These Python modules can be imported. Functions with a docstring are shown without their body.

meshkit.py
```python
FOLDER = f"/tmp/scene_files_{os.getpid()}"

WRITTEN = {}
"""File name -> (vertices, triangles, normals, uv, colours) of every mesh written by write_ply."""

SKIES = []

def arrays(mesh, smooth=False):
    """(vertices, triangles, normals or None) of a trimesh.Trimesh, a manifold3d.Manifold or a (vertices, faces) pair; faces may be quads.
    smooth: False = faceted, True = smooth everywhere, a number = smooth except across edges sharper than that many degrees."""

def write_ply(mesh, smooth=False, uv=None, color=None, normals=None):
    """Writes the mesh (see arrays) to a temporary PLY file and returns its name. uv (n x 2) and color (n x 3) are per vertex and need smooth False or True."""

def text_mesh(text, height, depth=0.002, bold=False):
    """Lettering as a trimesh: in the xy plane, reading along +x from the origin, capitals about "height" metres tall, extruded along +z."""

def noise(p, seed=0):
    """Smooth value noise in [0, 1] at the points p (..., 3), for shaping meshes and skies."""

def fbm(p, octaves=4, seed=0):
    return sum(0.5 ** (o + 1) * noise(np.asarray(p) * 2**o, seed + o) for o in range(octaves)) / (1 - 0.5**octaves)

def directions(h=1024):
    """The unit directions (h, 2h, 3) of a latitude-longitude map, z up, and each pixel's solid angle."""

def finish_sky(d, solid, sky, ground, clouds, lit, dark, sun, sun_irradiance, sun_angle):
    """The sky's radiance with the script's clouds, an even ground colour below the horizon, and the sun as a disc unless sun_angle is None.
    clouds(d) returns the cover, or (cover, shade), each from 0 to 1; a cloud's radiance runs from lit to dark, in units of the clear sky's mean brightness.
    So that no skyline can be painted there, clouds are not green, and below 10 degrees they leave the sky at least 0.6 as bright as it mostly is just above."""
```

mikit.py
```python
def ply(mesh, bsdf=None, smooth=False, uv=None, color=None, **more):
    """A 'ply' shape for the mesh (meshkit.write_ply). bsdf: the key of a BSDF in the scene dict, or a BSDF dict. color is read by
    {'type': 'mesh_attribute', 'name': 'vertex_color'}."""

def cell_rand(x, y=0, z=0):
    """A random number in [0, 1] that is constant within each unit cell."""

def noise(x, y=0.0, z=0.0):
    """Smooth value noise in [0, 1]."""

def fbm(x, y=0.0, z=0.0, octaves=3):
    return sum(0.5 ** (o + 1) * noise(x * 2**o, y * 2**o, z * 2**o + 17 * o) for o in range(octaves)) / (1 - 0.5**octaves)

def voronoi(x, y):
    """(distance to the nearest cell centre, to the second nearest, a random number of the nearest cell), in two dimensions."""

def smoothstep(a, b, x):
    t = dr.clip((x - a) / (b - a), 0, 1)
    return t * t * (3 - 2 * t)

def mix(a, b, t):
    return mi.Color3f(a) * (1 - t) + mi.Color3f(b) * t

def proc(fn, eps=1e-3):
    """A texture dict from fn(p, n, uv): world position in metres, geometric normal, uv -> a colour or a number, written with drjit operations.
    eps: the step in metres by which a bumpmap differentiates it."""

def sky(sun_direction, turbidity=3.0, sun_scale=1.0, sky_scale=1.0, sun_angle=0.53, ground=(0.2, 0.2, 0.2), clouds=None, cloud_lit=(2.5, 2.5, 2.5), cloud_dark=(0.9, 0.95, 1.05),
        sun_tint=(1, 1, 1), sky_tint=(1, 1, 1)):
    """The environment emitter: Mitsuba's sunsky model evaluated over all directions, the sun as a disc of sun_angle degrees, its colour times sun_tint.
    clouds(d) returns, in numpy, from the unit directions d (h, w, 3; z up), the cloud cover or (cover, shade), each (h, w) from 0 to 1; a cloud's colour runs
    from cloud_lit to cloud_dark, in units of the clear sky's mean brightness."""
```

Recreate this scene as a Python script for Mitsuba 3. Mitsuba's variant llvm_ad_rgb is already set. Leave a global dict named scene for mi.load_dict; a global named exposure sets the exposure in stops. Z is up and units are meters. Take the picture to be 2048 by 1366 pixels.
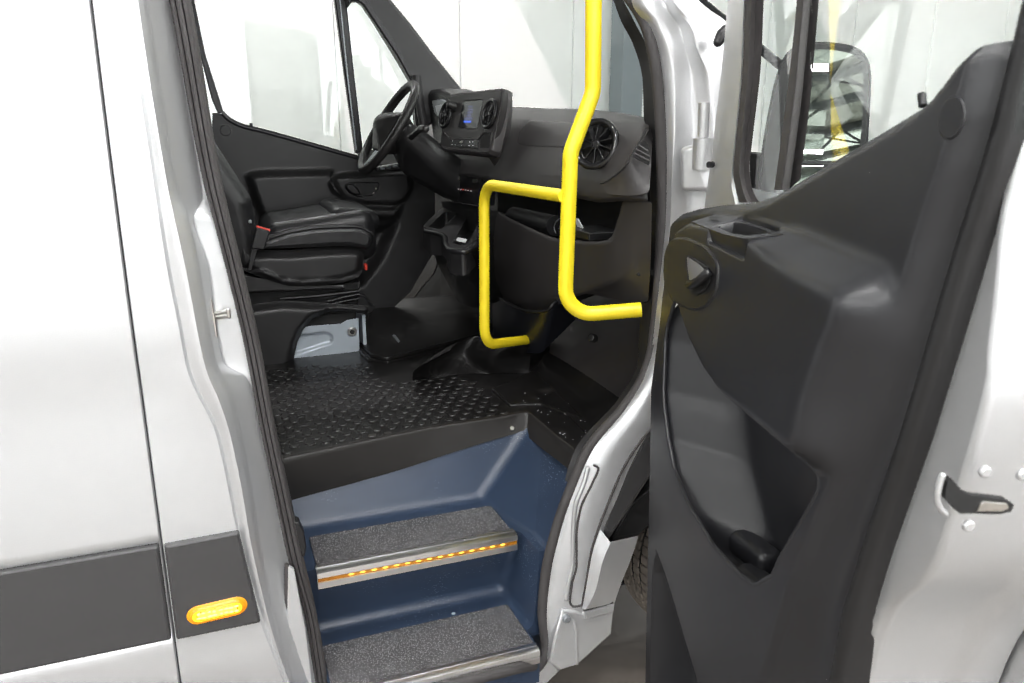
import math, numpy as np, trimesh, mitsuba as mi, mikit, meshkit
import drjit as dr
import shapely.geometry as sg
from scipy.interpolate import PchipInterpolator
from scipy.spatial import Delaunay
import manifold3d as m3
T4 = mi.ScalarTransform4f
scene, labels = {}, {}
exposure = 0.0

# ------------------------------------------------------------------ camera (28 mm on full frame, standing beside the open door)
EYE = np.array([0.0, -1.5, 1.5])
yaw, pitch = math.radians(69.3), math.atan2(453, 1593)
LOOK = EYE + np.array([math.cos(yaw) * math.cos(pitch), math.sin(yaw) * math.cos(pitch), -math.sin(pitch)])
scene['camera'] = {'type': 'thinlens', 'fov': 2 * math.degrees(math.atan(1024 / 1593)), 'fov_axis': 'x',
                   'aperture_radius': 0.0016, 'focus_distance': 2.25, 'near_clip': 0.02, 'far_clip': 60.0,
                   'to_world': T4().look_at(origin=EYE.tolist(), target=LOOK.tolist(), up=[0, 0, 1])}

# ------------------------------------------------------------------ helpers
def num(key):
    if key not in scene: return key
    i = 1
    while f'{key}_{i:03d}' in scene: i += 1
    return f'{key}_{i:03d}'
def put(key, mesh, mat, smooth=40, label=None, cat=None, group=None, kind=None, **more):
    key = num(key)
    scene[key] = mikit.ply(mesh, mat, smooth, **more)
    info = {k: v for k, v in (('label', label), ('category', cat), ('group', group), ('kind', kind)) if v}
    if info: labels[key] = info
    return key
def V(key, mesh, mat, smooth=40, label=None, **more):
    return put('van__' + key, mesh, mat, smooth, label, **more)
def TM(v, f):
    return trimesh.Trimesh(np.asarray(v, float), np.asarray(f, int), process=False)
def cat(*ms):
    return trimesh.util.concatenate([m for m in ms])
def grid_faces(n, m, wrap_u=False, wrap_v=False):
    i, j = np.meshgrid(np.arange(n - (not wrap_u)), np.arange(m - (not wrap_v)), indexing='ij')
    a, b, c, d = i * m + j, i * m + (j + 1) % m, ((i + 1) % n) * m + (j + 1) % m, ((i + 1) % n) * m + j
    q = np.stack([a, b, c, d], -1).reshape(-1, 4)
    return np.vstack([q[:, [0, 1, 2]], q[:, [0, 2, 3]]])
def spline(pts, n, linear=False):
    p = np.asarray(pts, float)
    d = np.r_[0, np.cumsum(np.linalg.norm(np.diff(p, axis=0), axis=1))]
    keep = np.r_[True, np.diff(d) > 1e-9]; p, d = p[keep], d[keep]
    t = np.linspace(0, d[-1], n)
    if linear or len(p) < 3: return np.stack([np.interp(t, d, p[:, k]) for k in range(p.shape[1])], 1)
    return PchipInterpolator(d, p)(t)
def loft(curves, n=24, m=24, lin_u=False, lin_v=False, raw=False):
    """A surface through polylines: each resampled to m points, n rows across them (raw: the curves have equal counts already)."""
    c = np.array([np.asarray(q, float) if raw else spline(q, m, lin_v) for q in curves])
    k = len(c); m = c.shape[1]
    t = np.arange(k)
    tt = np.linspace(0, k - 1, n)
    g = c if n == k else (np.stack([[np.interp(tt, t, c[:, a, b]) for b in range(3)] for a in range(m)], 0).transpose(2, 0, 1) if lin_u or k < 3 else PchipInterpolator(t, c.reshape(k, -1))(tt).reshape(n, m, 3))
    return TM(g.reshape(-1, 3), grid_faces(len(g), m))
def thick(mesh, d):
    """The sheet given a thickness along its vertex normals."""
    n = mesh.vertex_normals; v = np.vstack([mesh.vertices, mesh.vertices + n * d]); k = len(mesh.vertices)
    e = mesh.edges_sorted; u, cnt = np.unique(e, axis=0, return_counts=True)
    rim = u[cnt == 1]
    f = np.vstack([mesh.faces, mesh.faces[:, ::-1] + k, np.c_[rim, rim[:, 1] + k], np.c_[rim[:, 0], rim[:, 1] + k, rim[:, 0] + k]])
    return TM(v, f)
def fillet(pts, r, seg=6, closed=True):
    p = [np.asarray(q, float) for q in pts]; n = len(p); out = []
    for i in range(n):
        if not closed and i in (0, n - 1): out.append(p[i]); continue
        a, b, c = p[i - 1], p[i], p[(i + 1) % n]
        rr = r[i] if isinstance(r, (list, tuple)) else r
        u, w = a - b, c - b; lu, lw = np.linalg.norm(u), np.linalg.norm(w)
        if lu < 1e-9 or lw < 1e-9 or rr <= 0: out.append(b); continue
        u, w = u / lu, w / lw
        ang = math.acos(np.clip(u @ w, -1, 1))
        if ang > math.pi - 0.03: out.append(b); continue
        t = min(rr / math.tan(ang / 2), 0.48 * lu, 0.48 * lw); r2 = t * math.tan(ang / 2)
        cen = b + (u + w) / np.linalg.norm(u + w) * (r2 / math.sin(ang / 2))
        s, e = b + u * t - cen, b + w * t - cen
        full = math.pi - ang
        for k in range(seg + 1):
            q = k / seg
            out.append(cen + (math.sin((1 - q) * full) * s + math.sin(q * full) * e) / math.sin(full))
    return np.array(out)
def tube(path, r, bend=0.0, sides=20, closed=False, ends=True, sx=1.0):
    p = fillet(path, bend, 10, closed) if bend else np.asarray(path, float)
    t = (np.roll(p, -1, 0) - np.roll(p, 1, 0)) if closed else np.gradient(p, axis=0)
    t /= np.linalg.norm(t, axis=1, keepdims=True)
    a = np.cross(t[0], [0, 0, 1.0]); a = np.cross(t[0], [1.0, 0, 0]) if np.linalg.norm(a) < 0.2 else a
    a /= np.linalg.norm(a); A = []
    for k in range(len(p)):
        a = a - (a @ t[k]) * t[k]; a /= np.linalg.norm(a); A.append(a)
    A = np.array(A); B = np.cross(t, A)
    ang = np.arange(sides) * 2 * np.pi / sides
    rr = np.broadcast_to(r, (len(p),))[:, None, None]
    v = p[:, None] + rr * (sx * np.cos(ang)[None, :, None] * A[:, None] + np.sin(ang)[None, :, None] * B[:, None])
    f = grid_faces(len(p), sides, closed, True); v = v.reshape(-1, 3)
    if ends and not closed:
        k = len(v); v = np.vstack([v, p[:1], p[-1:]]); o = (len(p) - 1) * sides; i = np.arange(sides); j = (i + 1) % sides
        f = np.vstack([f, np.c_[j, i, 0 * i + k], np.c_[o + i, o + j, 0 * i + k + 1]])
    return TM(v, f)
def FY(y0): return lambda q: np.c_[q[:, 0], y0 - q[:, 2], q[:, 1]]          # u=x v=z, out of the page towards -y
def FX(x0): return lambda q: np.c_[x0 - q[:, 2], q[:, 0], q[:, 1]]          # u=y v=z, towards -x
def FZ(z0): return lambda q: np.c_[q[:, 0], q[:, 1], z0 + q[:, 2]]          # u=x v=y, upwards
def FF(fr):
    O, U, Vv, W = fr
    return lambda q: O + q[:, :1] * U + q[:, 1:2] * Vv + q[:, 2:3] * W
def ring_inset(p, d):
    a = np.sum(p[:, 0] * np.roll(p[:, 1], -1) - np.roll(p[:, 0], -1) * p[:, 1])
    if a < 0: p = p[::-1]
    e = np.roll(p, -1, 0) - p; e /= np.linalg.norm(e, axis=1, keepdims=True) + 1e-12
    n = np.c_[-e[:, 1], e[:, 0]]; m = n + np.roll(n, 1, 0)
    m /= np.maximum(np.sum(m * m, 1, keepdims=True) / 2, 0.5)
    return p, p + m * d
def slab(outline, h0, h1, frame, bevel=0.0, r=0.0, back=True):
    """A plate of the outline (u, v) between the heights h0 and h1 along the frame's normal, its front edge rounded by bevel, its corners by r."""
    p = fillet(outline, r) if r else np.asarray(outline, float)
    p, _ = ring_inset(p, 0)
    rings = [np.c_[p, np.full(len(p), h0)]]
    if bevel:
        for k in range(4):
            a = k / 3 * math.pi / 2
            rings.append(np.c_[ring_inset(p, bevel * (1 - math.cos(a)))[1], np.full(len(p), h1 - bevel + bevel * math.sin(a))])
    else: rings.append(np.c_[p, np.full(len(p), h1)])
    n = len(p); v = np.vstack(rings); f = [grid_faces(len(rings), n, False, True)]
    def cap(k, flip):
        tri = earcut(rings[k][:, :2]); return (tri[:, ::-1] if flip else tri) + k * n
    f.append(cap(len(rings) - 1, False)[:, ::-1])
    if back: f.append(cap(0, True)[:, ::-1])
    f = np.vstack(f)
    return TM(frame(v), f[:, ::-1])
def earcut(p):
    import mapbox_earcut as me
    return np.asarray(me.triangulate_float64(np.ascontiguousarray(p, float), np.array([len(p)], np.uint32))).reshape(-1, 3)
def dense(outline, step):
    p = np.asarray(outline, float); out = []
    for a, b in zip(p, np.roll(p, -1, 0)):
        n = max(1, int(np.ceil(np.linalg.norm(b - a) / step)))
        out += [a + (b - a) * k / n for k in range(n)]
    return np.array(out)
def relief(outline, fn, step, frame, hole=None):
    """A sheet over the outline (u, v) whose height is fn(u, v), with an opening where hole is."""
    import shapely
    b = dense(outline, step); poly = sg.Polygon(b)
    x0, y0, x1, y1 = poly.bounds
    gx, gy = np.meshgrid(np.arange(x0, x1, step), np.arange(y0, y1, step)); g = np.c_[gx.ravel(), gy.ravel()]
    inner = poly.buffer(-0.55 * step)
    if hole is not None: inner = inner.difference(sg.Polygon(hole).buffer(0.55 * step))
    g = g[shapely.contains_xy(inner, g[:, 0], g[:, 1])]
    p = np.vstack([b, g] + ([dense(hole, step)] if hole is not None else [])); tri = Delaunay(p).simplices
    c = p[tri].mean(1); keep = shapely.contains_xy(poly, c[:, 0], c[:, 1])
    if hole is not None: keep &= ~shapely.contains_xy(sg.Polygon(hole), c[:, 0], c[:, 1])
    return TM(frame(np.c_[p, fn(p[:, 0], p[:, 1])]), tri[keep])
def sdf(poly, u, v):
    import shapely
    P = sg.Polygon(poly); pts = shapely.points(u, v)
    d = shapely.distance(pts, P.exterior); return np.where(shapely.contains_xy(P, u, v), d, -d)
def sm(a, b, x):
    t = np.clip((x - a) / (b - a), 0, 1); return t * t * (3 - 2 * t)
def box(c, s, r=0.0):
    h = np.array(s) / 2
    if not r: m = trimesh.creation.box(s); m.apply_translation(c); return m
    sp = m3.Manifold.sphere(r, 16); h = np.maximum(h - r, 1e-4)
    return hull([(np.array(c) + h * [i, j, k], r) for i in (-1, 1) for j in (-1, 1) for k in (-1, 1)])
def mani(mesh): return m3.Manifold(m3.Mesh(np.asarray(mesh.vertices, np.float32), np.asarray(mesh.faces, np.uint32)))
def tri(man):
    q = man.to_mesh(); return TM(q.vert_properties[:, :3], q.tri_verts)
def hull_m(items, seg=16):
    return m3.Manifold.batch_hull([m3.Manifold.sphere(r, seg).translate(tuple(map(float, c))) for c, r in items])
def hull(items, seg=16): return tri(hull_m(items, seg))
def disc(c, n, r, h, seg=24, bevel=0.0):
    n = np.asarray(n, float) / np.linalg.norm(n)
    u = np.cross(n, [0, 0, 1.0] if abs(n[2]) < .9 else [1.0, 0, 0]); u /= np.linalg.norm(u); w = np.cross(n, u)
    a = np.arange(seg) * 2 * np.pi / seg
    return slab(np.c_[np.cos(a), np.sin(a)] * r, 0, h, lambda q: np.asarray(c, float) + q[:, :1] * u + q[:, 1:2] * w + q[:, 2:3] * n, bevel)

# ------------------------------------------------------------------ materials
def two(b): return {'type': 'twosided', 'bsdf': b}
def rgb(*c): return {'type': 'rgb', 'value': list(c)}
def pr(c, rough, metallic=0.0, **k): return two({'type': 'principled', 'base_color': c if isinstance(c, dict) else rgb(*c), 'roughness': rough, 'metallic': metallic, **k})
def bump(b, fn, eps=1e-3):
    return two({'type': 'bumpmap', 'arbitrary': mikit.proc(fn, eps), 'scale': 1.0, 'bsdf': b['bsdf']})
N, FB, MIX, SS = mikit.noise, mikit.fbm, mikit.mix, mikit.smoothstep
grain = lambda p, n, uv: 0.00022 * N(p.x * 900, p.y * 900, p.z * 900)
fine = lambda p, n, uv: 0.00035 * N(p.x * 420, p.y * 420, p.z * 420)
scene['silver_paint'] = pr(mikit.proc(lambda p, n, uv: MIX((.615, .62, .628), (.655, .66, .668), N(p.x * 1500, p.y * 1500, p.z * 1500))), 0.43, 0.72, clearcoat=0.35, clearcoat_gloss=0.9)
scene['dash_plastic'] = bump(pr(mikit.proc(lambda p, n, uv: MIX((.030, .0275, .028), (.036, .0335, .034), FB(p.x * 9, p.y * 9, p.z * 9))), 0.45, specular=0.5), grain)
scene['door_plastic'] = bump(pr(mikit.proc(lambda p, n, uv: MIX((.0145, .0148, .0172), (.0185, .0188, .0215), FB(p.x * 7, p.y * 7, p.z * 7))), 0.38, specular=0.6), lambda p, n, uv: .00016 * N(p.x * 800, p.y * 800, p.z * 800))
scene['handle_grey'] = pr((.10, .10, .108), 0.38, specular=0.5)
scene['dark_plastic'] = bump(pr((.0075, .0075, .008), 0.5, specular=0.4), grain)
scene['satin_black'] = pr((.010, .010, .011), 0.32, specular=0.5)
scene['gloss_black'] = pr((.006, .006, .007), 0.08, specular=0.5, clearcoat=1.0)
scene['seal_rubber'] = pr(mikit.proc(lambda p, n, uv: MIX((.036, .033, .033), (.052, .048, .048), FB(p.x * 60, p.y * 60, p.z * 14))), 0.6, specular=0.4)
scene['floor_rubber'] = pr(mikit.proc(lambda p, n, uv: MIX((.0075, .007, .007), (.022, .020, .019), SS(.62, .9, FB(p.x * 10, p.y * 10, p.z * 10, 4)))), 0.42, specular=0.35)
scene['stud_rubber'] = pr(mikit.proc(lambda p, n, uv: MIX((.010, .0095, .0095), (.06, .054, .05), SS(.70, .86, FB(p.x * 9 + 3, p.y * 9, p.z * 9, 3)))), 0.45, specular=0.5)
scene['blue_worn'] = pr((.040, .056, .088), 0.42)
scene['navy_black'] = pr((.009, .010, .015), 0.4, specular=0.45)
scene['trim_black'] = bump(pr((.0135, .0132, .0138), 0.42, specular=0.5), grain)
scene['tread_rubber'] = pr(mikit.proc(lambda p, n, uv: MIX((.22, .19, .16), (.34, .30, .255), FB(p.x * 30, p.y * 30, p.z * 30))), 0.75)
scene['lip_rubber'] = bump(pr((.015, .0135, .0125), 0.45, specular=0.45), grain)
scene['blue_plastic'] = bump(pr(mikit.proc(lambda p, n, uv: MIX(MIX((.0185, .0310, .0575), (.023, .0375, .068), FB(p.x * 11, p.y * 11, p.z * 11)), (.16, .19, .24),
                              .35 * SS(.72, .80, N(p.x * 260, p.y * 260, p.z * 260)) * SS(.5, .7, FB(p.x * 9, p.y * 9, p.z * 9)))), 0.38, specular=0.5), grain)
def flecks(p, n, uv):
    a, b, r = mikit.voronoi(p.x * 270, p.y * 270); a2, b2, r2 = mikit.voronoi(p.x * 430 + 7, p.y * 430)
    w = dr.maximum(dr.select(r > .62, 1 - SS(.22, .36, a), 0), .8 * dr.select(r2 > .66, 1 - SS(.2, .36, a2), 0))
    return MIX(MIX((.030, .028, .031), (.05, .046, .048), FB(p.x * 20, p.y * 20)), (.48, .47, .48), w)
scene['tread_grit'] = pr(mikit.proc(flecks), 0.5, specular=0.5)
scene['aluminium'] = pr((.86, .85, .84), 0.28, 1.0)
scene['chrome'] = pr((.72, .70, .66), 0.18, 1.0)
scene['yellow_coat'] = pr(mikit.proc(lambda p, n, uv: MIX((.84, .645, .020), (.88, .68, .024), FB(p.x * 20, p.y * 20, p.z * 20))), 0.33, specular=0.5)
scene['trim_grey'] = bump(pr((.042, .041, .042), 0.45, specular=0.5), grain)
scene['leather'] = bump(pr(mikit.proc(lambda p, n, uv: MIX((.009, .009, .010), (.014, .014, .015), FB(p.x * 25, p.y * 25, p.z * 25))), 0.40, specular=0.5), fine)
scene['wheel_leather'] = pr((.016, .015, .015), 0.42, specular=0.5)
scene['seat_box_paint'] = pr((.42, .47, .52), 0.45, 0.35)
scene['grey_satin'] = pr((.30, .32, .34), 0.35, 0.6)
scene['amber_lens'] = pr((.85, .30, .01), 0.2, specular=0.5)
scene['amber_dim'] = pr((.40, .15, .012), 0.25, specular=0.5)
scene['red_plastic'] = pr((.62, .05, .03), 0.4)
scene['white_paper'] = pr((.78, .80, .82), 0.7)
scene['pane'] = {'type': 'thindielectric', 'int_ior': 1.5, 'specular_transmittance': rgb(.90, .95, .93)}
scene['tinted_pane'] = {'type': 'thindielectric', 'int_ior': 1.5, 'specular_transmittance': rgb(.84, .885, .865)}
scene['mirror_glass'] = two({'type': 'conductor', 'material': 'Ag', 'specular_reflectance': rgb(.60, .65, .625)})
scene['wall_paint'] = pr(mikit.proc(lambda p, n, uv: MIX((.69, .695, .675), (.73, .735, .715), FB(p.x * 1.5, p.y * 1.5, p.z * 1.5))), 0.5)
scene['hall_paint'] = pr((.50, .52, .51), .6)
scene['column_paint'] = bump(pr((.16, .185, .20), 0.55), lambda p, n, uv: .003 * FB(p.x * 30, p.y * 30, p.z * 60))
scene['ceiling_paint'] = pr((.68, .71, .68), 0.7)
scene['truss_paint'] = pr((.10, .11, .12), 0.6)
scene['concrete'] = pr(mikit.proc(lambda p, n, uv: MIX(MIX((.085, .072, .062), (.17, .15, .13), FB(p.x * 6, p.y * 6, p.z, 5)), (.07, .06, .052), SS(.5, .8, FB(p.x * 2.3 + 9, p.y * 2.3, 1.0, 4)))), 0.45, specular=0.5)
scene['tyre'] = pr(mikit.proc(lambda p, n, uv: MIX((.02, .018, .016), (.04, .036, .03), FB(p.x * 30, p.y * 30, p.z * 30))), 0.75)
scene['well_black'] = pr((.012, .012, .012), 0.8)
def glow(c, s): return {'type': 'area', 'radiance': rgb(*[k * s for k in c])}

# ------------------------------------------------------------------ the hall: floor, walls, roof, lamps
LAMP = 75.0
put('hall_floor', box((2, -2, -.05), (26, 22, .1)), 'concrete', False, kind='structure')
put('hall_ceiling', box((2, -2, 6.05), (26, 22, .1)), 'ceiling_paint', False, kind='structure')
for key, c, s in (('hall_wall', (2, -13.05, 3), (26, .1, 6)), ('hall_wall', (-11.05, -2, 3), (.1, 22, 6)), ('hall_wall', (15.05, -2, 3), (.1, 22, 6))):
    put(key, box(c, s), 'hall_paint', False, kind='structure')
put('far_wall', box((2, 5.17, 3), (26, .1, 6)), 'wall_paint', False, label='white hall wall of wide upright panels behind the van', cat='wall')
x = 2.031 - 11 * 1.003
while x < 14.8:
    put('far_wall__panel', slab([(x + .0015, .02), (x + 1.0015, .02), (x + 1.0015, 5.98), (x + .0015, 5.98)], 0, .05, FY(5.115), .004), 'wall_paint', 40)
    x += 1.003
put('steel_column', cat(box((3.43, 4.93, 3), (.20, .012, 5.9)), box((3.43, 4.72, 3), (.20, .012, 5.9)), box((3.345, 4.825, 3), (.03, .2, 5.9))), 'column_paint', False,
    label='dark grey steel column against the white wall, seen past the yellow pole', cat='column')
for k, x in enumerate((-6.5, -1.0, 4.5)):
    key = 'hall_window' + (f'_{k:03d}' if k else '')
    labels[key] = {'label': 'tall bright window in the hall wall behind the viewer', 'category': 'window', 'group': 'windows in the rear hall wall'}
    scene[key + '__frame'] = mikit.ply(cat(box((x, -12.97, 1.0), (4.2, .08, .1)), box((x, -12.97, 3.9), (4.2, .08, .1)), *[box((x + d, -12.97, 2.45), (.08, .08, 2.9)) for d in (-2.06, -.7, .7, 2.06)]), 'truss_paint')
    b = trimesh.creation.box((4.1, .02, 2.9)); b.apply_translation((x, -12.985, 2.45))
    scene[key + '__pane'] = mikit.ply(b, 'white_paper', emitter=glow((.96, .98, 1), 4.5))
n = 0
for y in (-10.5, -7.0, -3.5, -1.2, 3.9):
    for x in (-6.0, 0.0, 6.0):
        key = 'ceiling_lamp' + (f'_{n:03d}' if n else ''); n += 1
        labels[key] = {'label': 'long white tube lamp hanging under the hall roof', 'category': 'lamp', 'group': 'tube lamps under the hall roof'}
        scene[key + '__housing'] = mikit.ply(box((x, y, 5.28), (3.4, .20, .05)), 'ceiling_paint')
        b = trimesh.creation.box((3.3, .16, .03)); b.apply_translation((x, y, 5.238))
        scene[key + '__tube'] = mikit.ply(b, 'ceiling_paint', emitter=glow((1, .99, .985), LAMP * (1.5 if y < -3 else .85)))
for y in (-12.0, -9.8, -7.6, -5.4, -3.2, -0.8, 2.5):
    ms = [box((2, y, 5.42), (26, .12, .12)), box((2, y, 5.92), (26, .12, .12))]
    x = -11.0
    while x < 15:
        ms += [tube([(x, y, 5.42), (x + .6, y, 5.92)], .028, sides=6), tube([(x + .6, y, 5.92), (x + 1.2, y, 5.42)], .028, sides=6)]; x += 1.2
    put('roof_truss', cat(*ms), 'truss_paint', False, label='grey steel lattice truss under the hall roof', cat='truss', group='trusses under the hall roof')
for k, y in enumerate((-11.0, -6.5, -2.0)):
    b = trimesh.creation.box((24, 1.5, .02)); b.apply_translation((2, y, 5.985))
    put('roof_light', b, 'ceiling_paint', False, label='long translucent roof light panel between the trusses', cat='roof light', group='roof light panels', emitter=glow((.97, 1, .98), 1.2))
bs = []
for k in range(-4, 6):
    for y0, y1 in ((-12, -7.6), (-7.6, -3.2)):
        bs += [tube([(k * 2.6, y0, 5.5), (k * 2.6 + 2.6, y1, 5.5)], .02, sides=6), tube([(k * 2.6 + 2.6, y0, 5.5), (k * 2.6, y1, 5.5)], .02, sides=6)]
put('roof_bracing', cat(*bs), 'truss_paint', False, label='thin crossed steel bracing rods below the hall roof', cat='bracing')

# ------------------------------------------------------------------ the van: outer skin of its right side
labels['van'] = {'label': 'silver van with its front passenger door wide open, showing the cab, steps and yellow rails', 'category': 'van'}
def yb(z):
    z = np.asarray(z, float)
    return .055 * np.clip((z - 1.08) / .7, 0, 3) ** 2 + .006 * sm(1.16, .98, z) * sm(.70, 1.0, z) + .0 * z + .05 * sm(.42, .15, z)
ZS = np.r_[np.linspace(.2, .48, 8), .495, .505, np.linspace(.515, .70, 8), .712, .722, np.linspace(.74, 1.2, 24), np.linspace(1.25, 2.6, 14)]
def zrec(z, a, b): return .011 * sm(a - .006, a + .004, z) * sm(b + .006, b - .004, z)
def side_sheet(x0, x1, nx, rec=None):
    xs = np.linspace(x0, x1, nx)
    return loft([[(x, yb(z) + (zrec(z, *rec) if rec else 0), z) for z in ZS] for x in xs], nx, len(ZS), raw=True)
V('sliding_door__panel', cat(side_sheet(-1.75, -.1495, 14, (.5065, .716)), loft([[(-.1495, yb(z) + (zrec(z, .5065, .716)), z) for z in ZS], [(-.147, yb(z) + .004 + zrec(z, .5065, .716), z) for z in ZS], [(-.147, yb(z) + .03, z) for z in ZS]], 3, raw=True)), 'silver_paint', 50)
def strip(xa, xb, z0, z1, xe=None):
    return slab([(xa, z0), (xb, z0), ((xe or xb), z1), (xa, z1)], -.008, .007, FY(.0), .006, .004)
V('sliding_door__rub_strip', strip(-1.72, -.151, .508, .715), 'trim_grey', 40, label='wide dark grey rub strip along the sliding door')
# the fixed panel and the door post: rows from top to bottom, each from the shut line to behind the seal
rows = [[(-0.0887,0.03,1.6802),(-0.0755,0.035,1.6814),(-0.0644,0.06,1.6849),(-0.0275,0.125,1.6944),(-0.0185,0.13,1.6954)], [(-0.0818,0.012,1.524),(-0.0698,0.016,1.5242),(-0.0585,0.045,1.5247),(-0.0195,0.115,1.5261),(-0.0094,0.12,1.5262)],
        [(-0.077,0.004,1.3717),(-0.0615,0.008,1.3708),(-0.0488,0.035,1.3681),(-0.009,0.108,1.3604),(0.0085,0.112,1.3595)], [(-0.0757,0.0,1.3252),(-0.0568,0.004,1.3239),(-0.0341,0.034,1.3193),(-0.0291,0.075,1.3142),(0.0122,0.088,1.3108)],
        [(-0.0723,-0.002,1.2389),(-0.0481,0.002,1.2366),(-0.0248,0.03,1.2301),(-0.0116,0.078,1.2207),(0.03,0.084,1.2168)], [(-0.0648,-0.002,1.1322),(-0.0408,0.002,1.129),(-0.0185,0.03,1.1199),(-0.0084,0.08,1.1064),(0.0434,0.084,1.1006)],
        [(-0.0613,0.0,1.0694),(-0.0352,0.002,1.0659),(-0.0142,0.03,1.0554),(-0.0029,0.08,1.0396),(0.0525,0.086,1.0318)], [(-0.0568,0.0,1.0382),(-0.0297,0.002,1.0344),(-0.0057,0.03,1.0228),(0.0365,0.082,1.0016),(0.0591,0.086,0.9977)],
        [(-0.0467,0.0,1.003),(-0.0192,0.002,0.9989),(0.0062,0.03,0.9863),(0.0484,0.084,0.9628),(0.0619,0.088,0.9598)], [(-0.024,0.0,0.9304),(-0.0047,0.002,0.9269),(0.0133,0.026,0.9151),(0.0536,0.082,0.8879),(0.0673,0.088,0.8836)],
        [(-0.0106,0.0,0.8042),(0.0075,0.002,0.8001),(0.0243,0.024,0.787),(0.067,0.078,0.7543),(0.0823,0.088,0.747)], [(-0.0041,0.0,0.7115),(0.0125,0.002,0.7071),(0.0277,0.022,0.6936),(0.0741,0.074,0.657),(0.0898,0.085,0.6481)],
        [(0.0169,0.0,0.5349),(0.0304,0.002,0.5304),(0.0425,0.022,0.5146),(0.0907,0.066,0.4748),(0.1213,0.085,0.4552)], [(0.0381,0.0,0.4307),(0.046,0.002,0.4272),(0.0585,0.018,0.4125),(0.0983,0.055,0.3758),(0.1309,0.08,0.3494)],
        [(0.0628,0.005,0.3209),(0.069,0.008,0.3168),(0.0756,0.018,0.3072),(0.1086,0.045,0.2767),(0.1417,0.08,0.2401)], [(0.1043,0.012,0.1454),(0.1088,0.016,0.1405),(0.1136,0.022,0.1337),(0.1335,0.04,0.1114),(0.1768,0.08,0.0622)]]
top = [[(-.10, .15, 2.5), (-.09, .155, 2.5), (-.08, .18, 2.5), (-.05, .24, 2.5), (-.03, .25, 2.5)]]
rows = top + rows
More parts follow.
